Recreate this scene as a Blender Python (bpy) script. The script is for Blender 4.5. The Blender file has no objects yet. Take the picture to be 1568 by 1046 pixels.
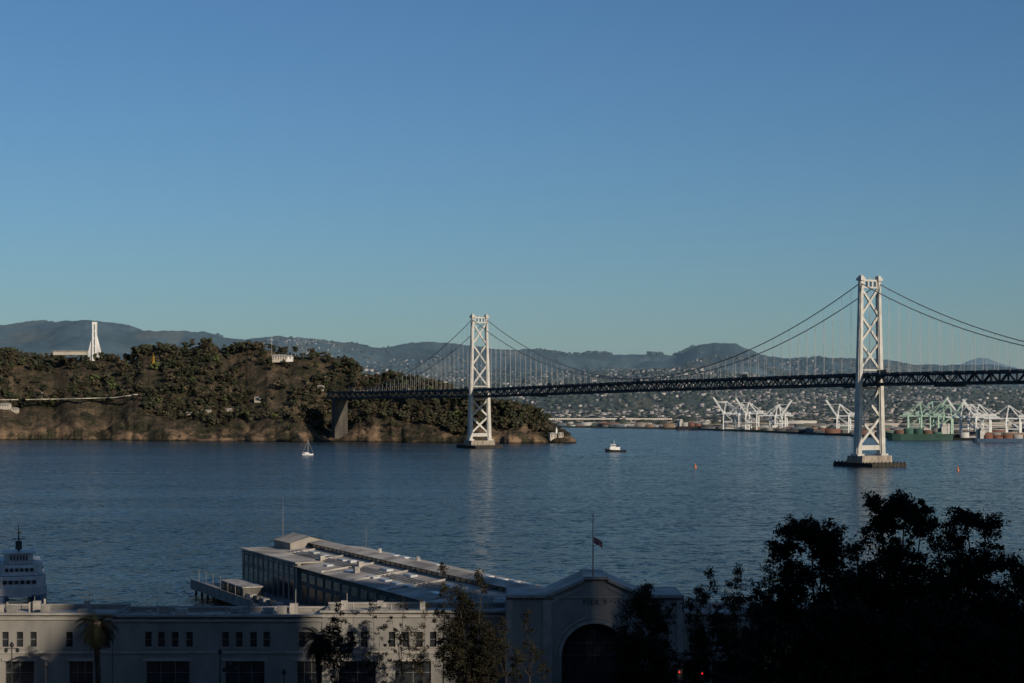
import bpy, math, random
import numpy as np
from mathutils import Vector, Matrix
random.seed(7); rng=np.random.default_rng(11)
F=2684.0; CH=51.0; HY=620.0
def P(px,py,D): return Vector(((px-784)/F*D, D, CH-(py-HY)/F*D))
def PX(px,D): return (px-784)/F*D
def PZ(py,D): return CH-(py-HY)/F*D
scene=bpy.context.scene
# ------------------------------------------------------------------ materials
def newmat(name):
    m=bpy.data.materials.new(name); m.use_nodes=True
    nt=m.node_tree; b=nt.nodes['Principled BSDF']; return m,nt,b
def N(nt,t,**k):
    n=nt.nodes.new(t)
    for a,v in k.items(): setattr(n,a,v)
    return n
def mat_noise(name,c1,c2,scale=0.5,rough=0.8,detail=6,bump=0.0,stretch=(1,1,1),spec=0.3,lo=0.35,hi=0.65,metal=0,bdist=0.1):
    m,nt,b=newmat(name)
    tc=N(nt,'ShaderNodeTexCoord'); mp=N(nt,'ShaderNodeMapping'); mp.inputs['Scale'].default_value=stretch
    no=N(nt,'ShaderNodeTexNoise'); no.inputs['Scale'].default_value=scale; no.inputs['Detail'].default_value=detail
    cr=N(nt,'ShaderNodeValToRGB'); e=cr.color_ramp.elements
    e[0].position=lo; e[0].color=(*c1,1); e[1].position=hi; e[1].color=(*c2,1)
    nt.links.new(tc.outputs['Object'],mp.inputs[0]); nt.links.new(mp.outputs[0],no.inputs['Vector'])
    nt.links.new(no.outputs['Fac'],cr.inputs[0]); nt.links.new(cr.outputs[0],b.inputs['Base Color'])
    b.inputs['Roughness'].default_value=rough; b.inputs['Specular IOR Level'].default_value=spec; b.inputs['Metallic'].default_value=metal
    if bump>0:
        bp=N(nt,'ShaderNodeBump'); bp.inputs['Strength'].default_value=bump; bp.inputs['Distance'].default_value=bdist
        nt.links.new(no.outputs['Fac'],bp.inputs['Height']); nt.links.new(bp.outputs[0],b.inputs['Normal'])
    return m
def mat_attr(name,rough=0.9,scale=0.4,amt=0.35,spec=0.1):
    m,nt,b=newmat(name)
    at=N(nt,'ShaderNodeAttribute'); at.attribute_name='Col'
    tc=N(nt,'ShaderNodeTexCoord'); no=N(nt,'ShaderNodeTexNoise'); no.inputs['Scale'].default_value=scale; no.inputs['Detail'].default_value=3
    mr=N(nt,'ShaderNodeMapRange'); mr.inputs[1].default_value=.3; mr.inputs[2].default_value=.7; mr.inputs[3].default_value=1-amt; mr.inputs[4].default_value=1+amt
    vm=N(nt,'ShaderNodeVectorMath',operation='SCALE')
    nt.links.new(tc.outputs['Object'],no.inputs['Vector']); nt.links.new(no.outputs['Fac'],mr.inputs[0])
    nt.links.new(at.outputs['Color'],vm.inputs[0]); nt.links.new(mr.outputs[0],vm.inputs['Scale']); nt.links.new(vm.outputs[0],b.inputs['Base Color'])
    b.inputs['Roughness'].default_value=rough; b.inputs['Specular IOR Level'].default_value=spec
    return m
M={}
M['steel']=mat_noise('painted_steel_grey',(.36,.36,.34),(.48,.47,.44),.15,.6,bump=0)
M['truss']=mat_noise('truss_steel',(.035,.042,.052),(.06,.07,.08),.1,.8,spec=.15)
M['deck']=mat_noise('deck_concrete',(.04,.04,.04),(.07,.07,.07),.1,.9)
M['cable']=mat_noise('cable_paint',(.13,.14,.15),(.18,.19,.20),.1,.7)
M['hanger']=mat_noise('hanger_rope',(.30,.31,.32),(.38,.38,.38),.1,.7)
M['conc']=mat_noise('weathered_concrete',(.17,.15,.13),(.32,.28,.23),.25,.9,bump=.3,stretch=(1,1,.4))
M['darkconc']=mat_noise('shade_dark_concrete',(.04,.037,.034),(.085,.075,.065),.12,.9,stretch=(1,1,.3))  # concrete darkened in its colour to stand for the anchorage's shaded face
M['fender']=mat_noise('dark_timber_fender',(.018,.018,.018),(.05,.045,.04),.5,.9)
M['stucco']=mat_noise('painted_stucco',(.15,.15,.145),(.24,.235,.22),.35,.85,bump=.1,stretch=(1,1,.35),lo=.3,hi=.7)
M['trim']=mat_noise('painted_trim',(.22,.215,.20),(.30,.29,.27),.6,.8)
M['roofgravel']=mat_noise('roof_gravel',(.26,.24,.21),(.46,.42,.37),.25,.95,bump=.2)
M['roofmetal']=mat_noise('shed_roof_felt',(.22,.205,.185),(.50,.46,.40),.11,.9,lo=.38,hi=.62,detail=9)
M['shedwall']=mat_noise('shed_wall',(.06,.058,.056),(.11,.105,.10),.3,.85)
M['shedcream']=mat_noise('shed_cream_wall',(.18,.17,.155),(.27,.25,.225),.3,.85)
M['glass']=mat_noise('dark_window_glass',(.012,.015,.018),(.03,.034,.04),.6,.2,spec=.4)
M['skylight']=mat_noise('skylight_glass',(.30,.33,.35),(.55,.57,.58),.8,.3,spec=.6)
M['frame']=mat_noise('window_frame',(.11,.11,.105),(.17,.165,.16),.6,.7)
M['unit']=mat_noise('roof_unit_metal',(.16,.155,.15),(.40,.38,.35),.3,.7)
M['dark']=mat_noise('dark_void',(.012,.012,.013),(.03,.03,.03),.3,.9)
M['asphalt']=mat_noise('asphalt',(.04,.04,.042),(.065,.065,.065),.8,.9,bump=.1)
M['paint']=mat_noise('road_paint',(.6,.6,.58),(.75,.75,.72),2,.8)
M['pave']=mat_noise('pavement_concrete',(.16,.15,.14),(.25,.24,.22),.6,.9)
M['bark']=mat_noise('bark',(.025,.02,.016),(.06,.05,.04),3,.95,bump=.4,stretch=(1,1,.3))
M['white']=mat_noise('white_paint',(.60,.60,.59),(.74,.73,.71),.4,.5)
M['whitedull']=mat_noise('dull_white_paint',(.26,.27,.28),(.36,.37,.38),.4,.5)
M['ferryblue']=mat_noise('blue_hull_paint',(.04,.07,.12),(.06,.10,.16),.4,.4)
M['orange']=mat_noise('buoy_orange',(.55,.14,.04),(.65,.2,.06),1,.5)
M['black']=mat_noise('black_paint',(.012,.012,.014),(.025,.025,.028),1,.5)
M['green']=mat_noise('green_hull_paint',(.025,.06,.05),(.035,.085,.07),.1,.6)
M['crane']=mat_noise('crane_paint',(.62,.64,.64),(.74,.75,.74),.1,.7)
M['cranegreen']=mat_noise('crane_paint_green',(.30,.44,.37),(.40,.54,.46),.1,.7)
M['leafattr']=mat_attr('foliage',.85,.35,.35)
M['cityattr']=mat_attr('city_walls',.8,.05,.1)
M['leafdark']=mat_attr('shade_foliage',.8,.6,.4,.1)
M['shade_tower']=mat_noise('shade_tower_cladding',(.12,.12,.13),(.18,.18,.18),.1,.5)
M['brick']=mat_noise('dark_brick',(.045,.035,.03),(.08,.06,.05),.6,.9)
M['sand']=mat_noise('pale_road_wall',(.30,.27,.23),(.42,.39,.33),.05,.9)
# ------------------------------------------------------------------ mesh builder
class MB:
    def __init__(s): s.v=[];s.f=[];s.m=[]
    def add(s,vs,fs,m=0):
        b=len(s.v); s.v+= [tuple(x) for x in vs]; s.f+=[tuple(b+i for i in f) for f in fs]; s.m+=[m]*len(fs)
    def box(s,c,d,m=0,ax=None,top=1.0):
        X=Vector((1,0,0));Y=Vector((0,1,0));Z=Vector((0,0,1))
        if ax is not None: X=Vector(ax).normalized(); Y=Z.cross(X)
        c=Vector(c); vs=[]
        for dz in(-.5,.5):
            k=top if dz>0 else 1.0
            for a,b in((-.5,-.5),(.5,-.5),(.5,.5),(-.5,.5)): vs.append(c+X*a*d[0]*k+Y*b*d[1]*k+Z*dz*d[2])
        s.add(vs,[(3,2,1,0),(4,5,6,7),(0,1,5,4),(1,2,6,5),(2,3,7,6),(3,0,4,7)],m)
    def bb(s,x0,x1,y0,y1,z0,z1,m=0): s.box(((x0+x1)/2,(y0+y1)/2,(z0+z1)/2),(x1-x0,y1-y0,z1-z0),m)
    def beam(s,p,q,w,h=None,m=0,w2=None,h2=None,side=None):
        h=h or w; w2=w2 or w; h2=h2 or h
        p=Vector(p);q=Vector(q); d=(q-p).normalized()
        if side is None:
            side=d.cross(Vector((0,0,1)))
            if side.length<.05: side=Vector((1,0,0))
        side=(side-d*side.dot(d)).normalized(); up=side.cross(d)
        vs=[]
        for c,a,b in((p,w,h),(q,w2,h2)):
            for i,j in((-.5,-.5),(.5,-.5),(.5,.5),(-.5,.5)): vs.append(c+side*i*a+up*j*b)
        s.add(vs,[(3,2,1,0),(4,5,6,7),(0,1,5,4),(1,2,6,5),(2,3,7,6),(3,0,4,7)],m)
    def cyl(s,p,q,r,r2=None,n=8,m=0):
        r2=r if r2 is None else r2
        p=Vector(p);q=Vector(q); d=(q-p).normalized(); a=d.orthogonal().normalized(); b=d.cross(a)
        vs=[c+(a*math.cos(2*math.pi*i/n)+b*math.sin(2*math.pi*i/n))*rr for c,rr in((p,r),(q,r2)) for i in range(n)]
        s.add(vs,[(i,(i+1)%n,n+(i+1)%n,n+i) for i in range(n)]+[tuple(range(n-1,-1,-1)),tuple(range(n,2*n))],m)
    def ball(s,c,r,m=0,n=8,k=5,sq=1):
        vs=[];fs=[]
        for i in range(k+1):
            t=math.pi*i/k
            for j in range(n):
                u=2*math.pi*j/n; vs.append((c[0]+r*math.sin(t)*math.cos(u),c[1]+r*math.sin(t)*math.sin(u),c[2]+r*sq*math.cos(t)))
        for i in range(k):
            for j in range(n): fs.append((i*n+j,i*n+(j+1)%n,(i+1)*n+(j+1)%n,(i+1)*n+j))
        s.add(vs,fs,m)
    def obj(s,name,mats,parent=None,smooth=False):
        me=bpy.data.meshes.new(name); me.from_pydata(s.v,[],s.f)
        for k in mats: me.materials.append(M[k])
        me.polygons.foreach_set('material_index',s.m)
        if smooth: me.polygons.foreach_set('use_smooth',[True]*len(s.f))
        me.update(); o=bpy.data.objects.new(name,me); scene.collection.objects.link(o)
        if parent: o.parent=parent
        return o
def empty(name,loc=(0,0,0)):
    o=bpy.data.objects.new(name,None); o.location=loc; scene.collection.objects.link(o); return o
def np_mesh(name,V,Fc,mat,col=None,parent=None,smooth=False):
    me=bpy.data.meshes.new(name); V=np.asarray(V,dtype=np.float32); Fc=np.asarray(Fc,dtype=np.int32)
    k=Fc.shape[1]; me.vertices.add(len(V)); me.vertices.foreach_set('co',V.ravel())
    me.loops.add(Fc.size); me.loops.foreach_set('vertex_index',Fc.ravel())
    me.polygons.add(len(Fc)); me.polygons.foreach_set('loop_start',np.arange(0,Fc.size,k,dtype=np.int32))
    try: me.polygons.foreach_set('loop_total',np.full(len(Fc),k,dtype=np.int32))
    except Exception: pass
    me.update(calc_edges=True); me.validate()
    if col is not None:
        a=me.color_attributes.new('Col','FLOAT_COLOR','POINT')
        c=np.ones((len(V),4),dtype=np.float32); c[:,:3]=col; a.data.foreach_set('color',c.ravel())
    me.materials.append(M[mat] if isinstance(mat,str) else mat)
    if smooth: me.polygons.foreach_set('use_smooth',[True]*len(Fc))
    o=bpy.data.objects.new(name,me); scene.collection.objects.link(o)
    if parent: o.parent=parent
    return o
_tab=rng.random((256,256))
def vnoise(x,y):
    x=np.asarray(x,float);y=np.asarray(y,float)
    xi=np.floor(x).astype(int);yi=np.floor(y).astype(int);fx=x-xi;fy=y-yi
    fx=fx*fx*(3-2*fx);fy=fy*fy*(3-2*fy)
    g=lambda a,b:_tab[a%256,b%256]
    return (g(xi,yi)*(1-fx)+g(xi+1,yi)*fx)*(1-fy)+(g(xi,yi+1)*(1-fx)+g(xi+1,yi+1)*fx)*fy-.5
def fbm(x,y,o=4):
    r=0;a=1
    for i in range(o): r=r+a*vnoise(x*2**i+17*i,y*2**i+5*i); a*=.5
    return r
def sm(x): x=np.clip(x,0,1); return x*x*(3-2*x)
# ------------------------------------------------------------------ sun & sky
AZ=math.radians(38); EL=math.radians(19)
S=Vector((math.sin(AZ)*math.cos(EL),-math.cos(AZ)*math.cos(EL),math.sin(EL)))
L=bpy.data.lights.new('sun','SUN'); L.energy=4.3; L.angle=math.radians(.5); L.color=(1,.84,.64)
lo=bpy.data.objects.new('sun',L); scene.collection.objects.link(lo); lo.rotation_euler=(-S).to_track_quat('-Z','Y').to_euler(); lo.location=(300,-300,400)
w=bpy.data.worlds.new('World'); scene.world=w; w.use_nodes=True; nt=w.node_tree
bg=nt.nodes['Background']; sk=N(nt,'ShaderNodeTexSky',sky_type='NISHITA'); sk.sun_disc=False
sk.sun_elevation=EL; sk.sun_rotation=math.atan2(S.x,S.y); sk.altitude=0; sk.air_density=1.0; sk.dust_density=.7; sk.ozone_density=3.0
tint=N(nt,'ShaderNodeVectorMath',operation='MULTIPLY'); tint.inputs[1].default_value=(.65,.92,1.16)
nt.links.new(sk.outputs[0],tint.inputs[0]); nt.links.new(tint.outputs[0],bg.inputs[0]); bg.inputs[1].default_value=.064
# ------------------------------------------------------------------ camera
cd=bpy.data.cameras.new('camera'); cam=bpy.data.objects.new('camera',cd); scene.collection.objects.link(cam)
cam.location=(0,0,CH); cam.rotation_euler=(math.pi/2,0,0); cd.sensor_width=36; cd.lens=36*F/1568; cd.shift_y=97/1568
cd.clip_start=1; cd.clip_end=90000; scene.camera=cam
scene.view_settings.view_transform='Standard'
# ------------------------------------------------------------------ haze over the far bay shore (homogeneous scattering air)
mh=bpy.data.materials.new('bay_haze_air'); mh.use_nodes=True; nt=mh.node_tree; nt.nodes.clear()
o_=N(nt,'ShaderNodeOutputMaterial'); vs_=N(nt,'ShaderNodeVolumeScatter'); vs_.inputs['Color'].default_value=(.42,.72,1,1); vs_.inputs['Density'].default_value=2.6e-5; vs_.inputs['Anisotropy'].default_value=0
nt.links.new(vs_.outputs[0],o_.inputs['Volume']); M['haze']=mh
mb=MB(); mb.bb(-14000,16000,2900,36000,-6,700); mb.obj('haze_air',['haze'])
# ------------------------------------------------------------------ water
m,nt,b=newmat('bay_water')
tc=N(nt,'ShaderNodeTexCoord')
def noi(scale,st,det=4,ro=.55,rot=8):
    mp=N(nt,'ShaderNodeMapping'); mp.inputs['Scale'].default_value=st
    mp.inputs['Rotation'].default_value=(0,0,math.radians(rot))
    n=N(nt,'ShaderNodeTexNoise'); n.inputs['Scale'].default_value=scale; n.inputs['Detail'].default_value=det; n.inputs['Roughness'].default_value=ro
    nt.links.new(tc.outputs['Object'],mp.inputs[0]); nt.links.new(mp.outputs[0],n.inputs['Vector']); return n
def mrange(src,a,b_,c,d):
    r=N(nt,'ShaderNodeMapRange'); r.inputs[1].default_value=a; r.inputs[2].default_value=b_; r.inputs[3].default_value=c; r.inputs[4].default_value=d
    nt.links.new(src,r.inputs[0]); return r.outputs[0]
def vmath(op,a,b_=None,sc=None):
    v=N(nt,'ShaderNodeVectorMath',operation=op); nt.links.new(a,v.inputs[0])
    if b_ is not None:
        if isinstance(b_,tuple): v.inputs[1].default_value=b_
        else: nt.links.new(b_,v.inputs[1])
    if sc is not None:
        if isinstance(sc,(int,float)): v.inputs['Scale'].default_value=sc
        else: nt.links.new(sc,v.inputs['Scale'])
    return v.outputs[0]
n1=noi(.5,(.55,1.0,1),5,.68); n2=noi(.12,(.40,1.0,1),3,.5); n3=noi(.0045,(.30,2.2,1),6,.62); n4=noi(.02,(.10,1.8,1),4,.6,3)
v1=vmath('SCALE',vmath('SUBTRACT',n1.outputs['Color'],(.5,.5,.5)),sc=3.6)
v2=vmath('SCALE',vmath('SUBTRACT',n2.outputs['Color'],(.5,.5,.5)),sc=.7)
amp=mrange(n3.outputs['Fac'],.42,.62,1.12,.75)
vv=vmath('SCALE',vmath('ADD',v1,v2),sc=amp)
vv=vmath('NORMALIZE',vmath('ADD',vmath('MULTIPLY',vv,(1,1,0)),(0,0,1)))
nt.links.new(vv,b.inputs['Normal'])
ma=N(nt,'ShaderNodeMath',operation='MULTIPLY'); nt.links.new(n3.outputs['Fac'],ma.inputs[0]); nt.links.new(n4.outputs['Fac'],ma.inputs[1])
cr=N(nt,'ShaderNodeValToRGB'); ee=cr.color_ramp.elements; ee[0].position=.18; ee[0].color=(.008,.024,.032,1); ee[1].position=.36; ee[1].color=(.026,.052,.062,1)
nt.links.new(ma.outputs[0],cr.inputs[0]); nt.links.new(cr.outputs[0],b.inputs['Base Color'])
b.inputs['Roughness'].default_value=.16; b.inputs['IOR'].default_value=1.33
M['water']=m
np_mesh('water',[(-40000,-500,0),(40000,-500,0),(40000,60000,0),(-40000,60000,0)],[(0,1,2,3)],'water')
# ------------------------------------------------------------------ near land sheet (hill down to the waterfront)
gx=np.array(sorted(set(list(np.linspace(-6000,-400,15))+list(np.linspace(-400,500,91))+list(np.linspace(500,6000,15)))))
gy=np.array(sorted(set(list(np.linspace(-6000,-200,12))+list(np.linspace(-200,302,80)))))
GX,GY=np.meshgrid(gx,gy)
GZ=3+34*(1-sm((GY-50)/170))+fbm(GX/40,GY/40)*3*(1-sm((GY-150)/60))*(GY<225)
def groundz(x,y): return float(3+34*(1-sm((y-50)/170)))
V=np.stack([GX,GY,GZ],-1).reshape(-1,3); nr,nc=GX.shape
idx=np.arange(nr*nc).reshape(nr,nc)
Fq=np.stack([idx[:-1,:-1],idx[:-1,1:],idx[1:,1:],idx[1:,:-1]],-1).reshape(-1,4)
M['ground']=mat_noise('ground_soil_and_paving',(.03,.03,.022),(.08,.075,.06),.08,.95,bump=.2)
np_mesh('ground',V,Fq,'ground')
mb=MB(); mb.bb(-6000,6000,302.0,303.2,-3,3.0,0); mb.obj('seawall',['conc'])
mb=MB(); mb.bb(-400,500,236,270,2.95,3.004,0)
for x in range(-400,500,9):
    for y in (246,260): mb.bb(x,x+3,y-.08,y+.08,3.0,3.008,1)
for y in (252.7,253.3): mb.bb(-400,500,y-.07,y+.07,3.0,3.008,1)
mb.obj('road',['asphalt','paint'])
mb=MB(); mb.bb(-400,500,270.01,287.4,2.9,3.14,0); mb.bb(-400,500,229,235.99,2.9,3.14,0); mb.obj('pavement',['pave'])
# ------------------------------------------------------------------ suspension bridge
bridge=empty('suspension_bridge')
B0=Vector((297,1456,0)); bd=Vector((-335.6,619,0)).normalized(); bn=Vector((bd.y,-bd.x,0))
def dz(t): return float(np.interp(t,[-1100,-360,0,352,704,1200],[68,76,76.3,73.8,69.2,68.5]))
def BP(t,o,z): return B0+bd*t+bn*o+Vector((0,0,z))
mb=MB(); t=-420; step=9.0; k=0
while t<1150:
    t2=t+step; z1,z2=dz(t),dz(t2)
    for o in(-9.3,9.3):
        mb.beam(BP(t,o,z1-.7),BP(t2,o,z2-.7),.9,1.5,0); mb.beam(BP(t,o,z1-9),BP(t2,o,z2-9),.9,1.3,0)
        mb.beam(BP(t,o,z1-9),BP(t,o,z1-.6),.7,.7,0)
        if k%2: mb.beam(BP(t,o,z1-9),BP(t2,o,z2-.8),.9,.9,0)
        else: mb.beam(BP(t,o,z1-.8),BP(t2,o,z2-9),.9,.9,0)
        mb.beam(BP(t,o,z1+.6),BP(t2,o,z2+.6),.15,.9,0)
    mb.beam(BP(t,-9,z1-8.3),BP(t,9,z1-8.3),.5,1.2,0); mb.beam(BP(t,-9,z1-1.1),BP(t,9,z1-1.1),.5,1.2,0)
    mb.beam(BP(t,0,z1-.2),BP(t2,0,z2-.2),17.6,.35,1); mb.beam(BP(t,0,z1-7.4),BP(t2,0,z2-7.4),17.6,.4,1)
    k+=1; t=t2
for t in (-100,-92,18,560): mb.box(BP(t,0,dz(t)-10.4),(18,9,1.3),0,ax=bn)
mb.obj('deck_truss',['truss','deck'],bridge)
TZ=152.0
def cab(t):
    if 0<=t<=704: u=t/704; z=TZ-4*75*u*(1-u)
    elif t>704: u=(t-704)/354; z=TZ+(71-TZ)*u-4*19*u*(1-u)
    else: u=-t/354; z=TZ+(80-TZ)*u-4*20*u*(1-u)
    return z
segs=[(-354,0),(0,704),(704,1058)]
mb=MB(); hg=MB()
for a,bb_ in segs:
    n=int((bb_-a)/11.8); ts=np.linspace(a,bb_,n+1)
    for o in(-9.8,9.8):
        for i in range(n):
            mb.cyl(BP(ts[i],o,cab(ts[i])),BP(ts[i+1],o,cab(ts[i+1])),.42,n=6)
        for i in range(1,n):
            if cab(ts[i])>dz(ts[i])+1: hg.cyl(BP(ts[i],o,cab(ts[i])),BP(ts[i],o,dz(ts[i])),.14,n=4)
mb.obj('main_cables',['cable'],bridge); hg.obj('hangers',['hanger'],bridge)
def btower(t,name):
    mb=MB()
    def off(z): return 12.6-(12.6-9.2)*min(1,max(0,(z-7)/(150-7)))
    zs=[7.5,30,55,80,105,130,154]
    for sgn in(-1,1):
        for i in range(len(zs)-1):
            a,b_=zs[i],zs[i+1]; wa=5.2-2.0*i/6; wb=5.2-2.0*(i+1)/6
            mb.beam(BP(t,sgn*off(a),a),BP(t,sgn*off(b_),b_),wa*.75,wa*1.25,0,wb*.75,wb*1.25,side=bn)
            mb.beam(BP(t,sgn*off(a),a),BP(t,sgn*off(b_),b_),wa*1.05,wa*.7,0,wb*1.05,wb*.7,side=bn)
        mb.box(BP(t,sgn*9.2,155.2),(4.6,6.4,2.4),0,ax=bn); mb.box(BP(t,sgn*9.2,157.2),(2.6,4.2,1.8),0,ax=bn)
        mb.box(BP(t,sgn*12.6,9.6),(7.2,9,1.8),0,ax=bn)
    dk=dz(t)
    mb.box(BP(t,0,154.2),(17,2.6,1.6),0,ax=bn); mb.box(BP(t,0,148.4),(17,2.4,1.4),0,ax=bn)
    for o in(-6.5,-2.2,2.2,6.5): mb.box(BP(t,o,151.3),(1.3,2.2,4.6),0,ax=bn)
    for o in (-5,0,5): mb.cyl(BP(t,o,155),BP(t,o,157.6),.5,.2,6)
    for o in (-9.2,9.2): mb.cyl(BP(t,o,158),BP(t,o,161),.25,.1,6)
    def X(z0,z1,wd=1.9):
        for s_ in(-1,1):
            mb.beam(BP(t,s_*off(z0)*.95,z0),BP(t,-s_*off(z1)*.95,z1),wd,1.5,0,side=bn)
        zc=(z0*off(z1)+z1*off(z0))/(off(z0)+off(z1)); mb.box(BP(t,0,zc),(3.0,2.0,3.8),0,ax=bn)
    top=147.5; bot=dk+4; h=(top-bot)/3
    for i in range(3): X(bot+i*h,bot+(i+1)*h)
    mb.box(BP(t,0,dk+3.6),(19,2.2,1.4),0,ax=bn); mb.box(BP(t,0,dk-11.5),(20,2.4,2),0,ax=bn)
    b2=17; h2=(dk-12-b2)/2
    for i in range(2): X(b2+i*h2,b2+(i+1)*h2,2.1)
    mb.box(BP(t,0,15.5),(22,2.6,4.0),0,ax=bn)
    mb.obj(name,['steel'],bridge)
    pb=MB()
    pb.box(BP(t,0,4.4),(32,20,9),0,ax=bn,top=.97); pb.box(BP(t,0,1.2),(36,50,4.2),1,ax=bn)
    for i in range(9):
        for s_ in(-25,25): pb.cyl(BP(t+s_,-16+i*4,-1),BP(t+s_,-16+i*4,4.6),.5,m=1)
    for i in range(12):
        for s_ in(-18,18): pb.cyl(BP(t-22+i*4,s_,-1),BP(t-22+i*4,s_,4.4),.5,m=1)
    pb.obj(name+'_pier',['conc','fender'],bridge)
btower(0,'tower'); btower(704,'tower_far')
mb=MB()
mb.box(BP(1128,0,28),(20,12,63),0,ax=bn,top=.92); mb.box(BP(-372,0,35),(28,40,78),0,ax=bn,top=.9)
mb.obj('anchorages',['darkconc'],bridge)
mb=MB()
for i,t in enumerate(np.arange(-400,1100,31)):
    o=random.choice([-6,-2,2,6]); z=dz(t)
    mb.box(BP(t+random.uniform(-12,12),o,z+.9),(1.9,4.6,1.3),0,ax=bn)
    if i%6==0: mb.box(BP(t+9,o,z+1.9),(2.5,12,3.2),0,ax=bn)
mb.obj('deck_traffic',['frame'],bridge)
mb=MB()
for t in np.arange(-400,1130,46):
    for o in(-9.2,9.2): mb.cyl(BP(t,o,dz(t)),BP(t,o,dz(t)+8),.11,n=4)
mb.obj('deck_lamp_posts',['truss'],bridge)
# ------------------------------------------------------------------ island
ipx=[-400,-200,0,200,400,500,545,600,700,800,860,890,920]
iDs=[2640,2600,2560,2500,2440,2425,2400,2370,2340,2320,2315,2330,2360]
def Dsf(px): return np.interp(px,ipx,iDs)+fbm(px/60.,px*0+3,5)*40
def Hcf(px): return np.interp(px,[-400,0,120,200,250,300,350,400,450,490,520,545,600,640,700,760,800,850,880,890],
        [46,46,48,46,34,24,26,30,34,20,14,30,34,26,29,26,20,14,5,1])
sil_px=[-400,-200,0,40,70,150,190,205,220,260,320,345,380,410,440,480,520,545,565,600,640,680,710,760,800,830,845,860,880,890]
sil_y =[548,540,541,546,553,553,556,554,541,538,533,543,534,540,549,546,551,566,590,583,584,596,606,626,628,636,652,660,672,690]
def Wf(px): return np.interp(px,[-400,300,500,560,700,800,890],[310,300,250,200,150,90,40])
def cwf(px): return np.interp(px,[-400,200,300,500,700,890],[88,86,70,62,58,24])+16*vnoise(px/30.,px*0+9)
def island_h(px,d):
    D=Dsf(px); W=Wf(px); hr=CH-(np.interp(px,sil_px,sil_y)-HY)/F*(D+W)
    hc=np.minimum(Hcf(px)*(1+.3*vnoise(px/26.,px*0+2)),np.maximum(hr-1,-5))
    cw=cwf(px); s=np.clip(d/cw,0,1); X=(px-784)/F*(D+d)
    foot=np.clip(.20+.30*vnoise(X/38.,px*0+5),.05,.4)
    ftop=foot*(1-(1-np.clip(s*6,0,1))**1.6)+(1-foot)*s**.95
    h=np.where(d<0,np.maximum(np.abs(hc),3)*d/10,hc*ftop)
    up=np.clip((d-cw)/(W-cw+1e-6),0,1); h=h+(hr-hc)*(up*.55+.45*sm(up))*(d>0)
    h=h+fbm(X/40.+d/70.,(D+d)/30.,6)*10*np.clip(d/25,0,1)*np.clip(hc/30,0.1,1)
    rg=1-np.abs(vnoise(X/34.+d/38.+.6*vnoise(X/15.,d/15.),(D+d)/110.))*5; h=h-np.clip(rg,0,1)*4.5*np.clip(d/15,0,1)*np.clip((115-d)/60,0,1)*np.clip(hc/30,0,1)
    back=np.clip((d-W)/320,0,1); h=h-sm(back)*np.maximum(hr+4,3)
    return h
pxs=np.arange(-400,893,1.6); ds=np.concatenate([[-14,-6,-2],np.arange(0,120,3),np.arange(120,380,8),np.arange(380,760,25)])
PXg,Dg=np.meshgrid(pxs,ds)
Hh=island_h(PXg,Dg); YY=Dsf(PXg)+Dg; XX=(PXg-784)/F*YY
Hh[:,-1]=-3
V=np.stack([XX,YY,Hh],-1).reshape(-1,3); nr,nc=XX.shape; idx=np.arange(nr*nc).reshape(nr,nc)
Fq=np.stack([idx[:-1,:-1],idx[:-1,1:],idx[1:,1:],idx[1:,:-1]],-1).reshape(-1,4)
m,nt,b=newmat('island_soil_rock_and_scrub')
tc=N(nt,'ShaderNodeTexCoord')
def nz(sc,det,vec=None,st=(1,1,1)):
    mp=N(nt,'ShaderNodeMapping'); mp.inputs['Scale'].default_value=st
    n=N(nt,'ShaderNodeTexNoise'); n.inputs['Scale'].default_value=sc; n.inputs['Detail'].default_value=det; n.inputs['Roughness'].default_value=.65
    nt.links.new(tc.outputs['Object'],mp.inputs[0]); nt.links.new(mp.outputs[0],n.inputs['Vector']); return n
a1=nz(.03,10); r1=N(nt,'ShaderNodeValToRGB'); e=r1.color_ramp.elements
e[0].position=.40; e[0].color=(.030,.030,.019,1); e[1].position=.66; e[1].color=(.125,.092,.060,1)
x=e.new(.53); x.color=(.070,.056,.038,1)
nt.links.new(a1.outputs[0],r1.inputs[0])
a2=nz(.22,6,st=(1,1,.8)); r2=N(nt,'ShaderNodeValToRGB'); r2.color_ramp.elements[0].position=.38; r2.color_ramp.elements[0].color=(.6,.6,.6,1); r2.color_ramp.elements[1].position=.62; r2.color_ramp.elements[1].color=(1.25,1.25,1.25,1)
nt.links.new(a2.outputs[0],r2.inputs[0])
mx=N(nt,'ShaderNodeMix',data_type='RGBA',blend_type='MULTIPLY'); mx.inputs[0].default_value=1
nt.links.new(r1.outputs[0],mx.inputs[6]); nt.links.new(r2.outputs[0],mx.inputs[7])
sx=N(nt,'ShaderNodeSeparateXYZ'); nt.links.new(tc.outputs['Object'],sx.inputs[0])
mz=N(nt,'ShaderNodeMapRange'); mz.inputs[1].default_value=24; mz.inputs[2].default_value=7; mz.inputs[3].default_value=0; mz.inputs[4].default_value=.85
nt.links.new(sx.outputs['Z'],mz.inputs[0])
a3=nz(.03,8); r3=N(nt,'ShaderNodeMapRange'); r3.inputs[1].default_value=.48; r3.inputs[2].default_value=.58; nt.links.new(a3.outputs[0],r3.inputs[0])
mm=N(nt,'ShaderNodeMath',operation='MULTIPLY'); nt.links.new(mz.outputs[0],mm.inputs[0]); nt.links.new(r3.outputs[0],mm.inputs[1])
mx2=N(nt,'ShaderNodeMix',data_type='RGBA'); nt.links.new(mm.outputs[0],mx2.inputs[0]); nt.links.new(mx.outputs[2],mx2.inputs[6]); mx2.inputs[7].default_value=(.23,.155,.098,1)
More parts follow.
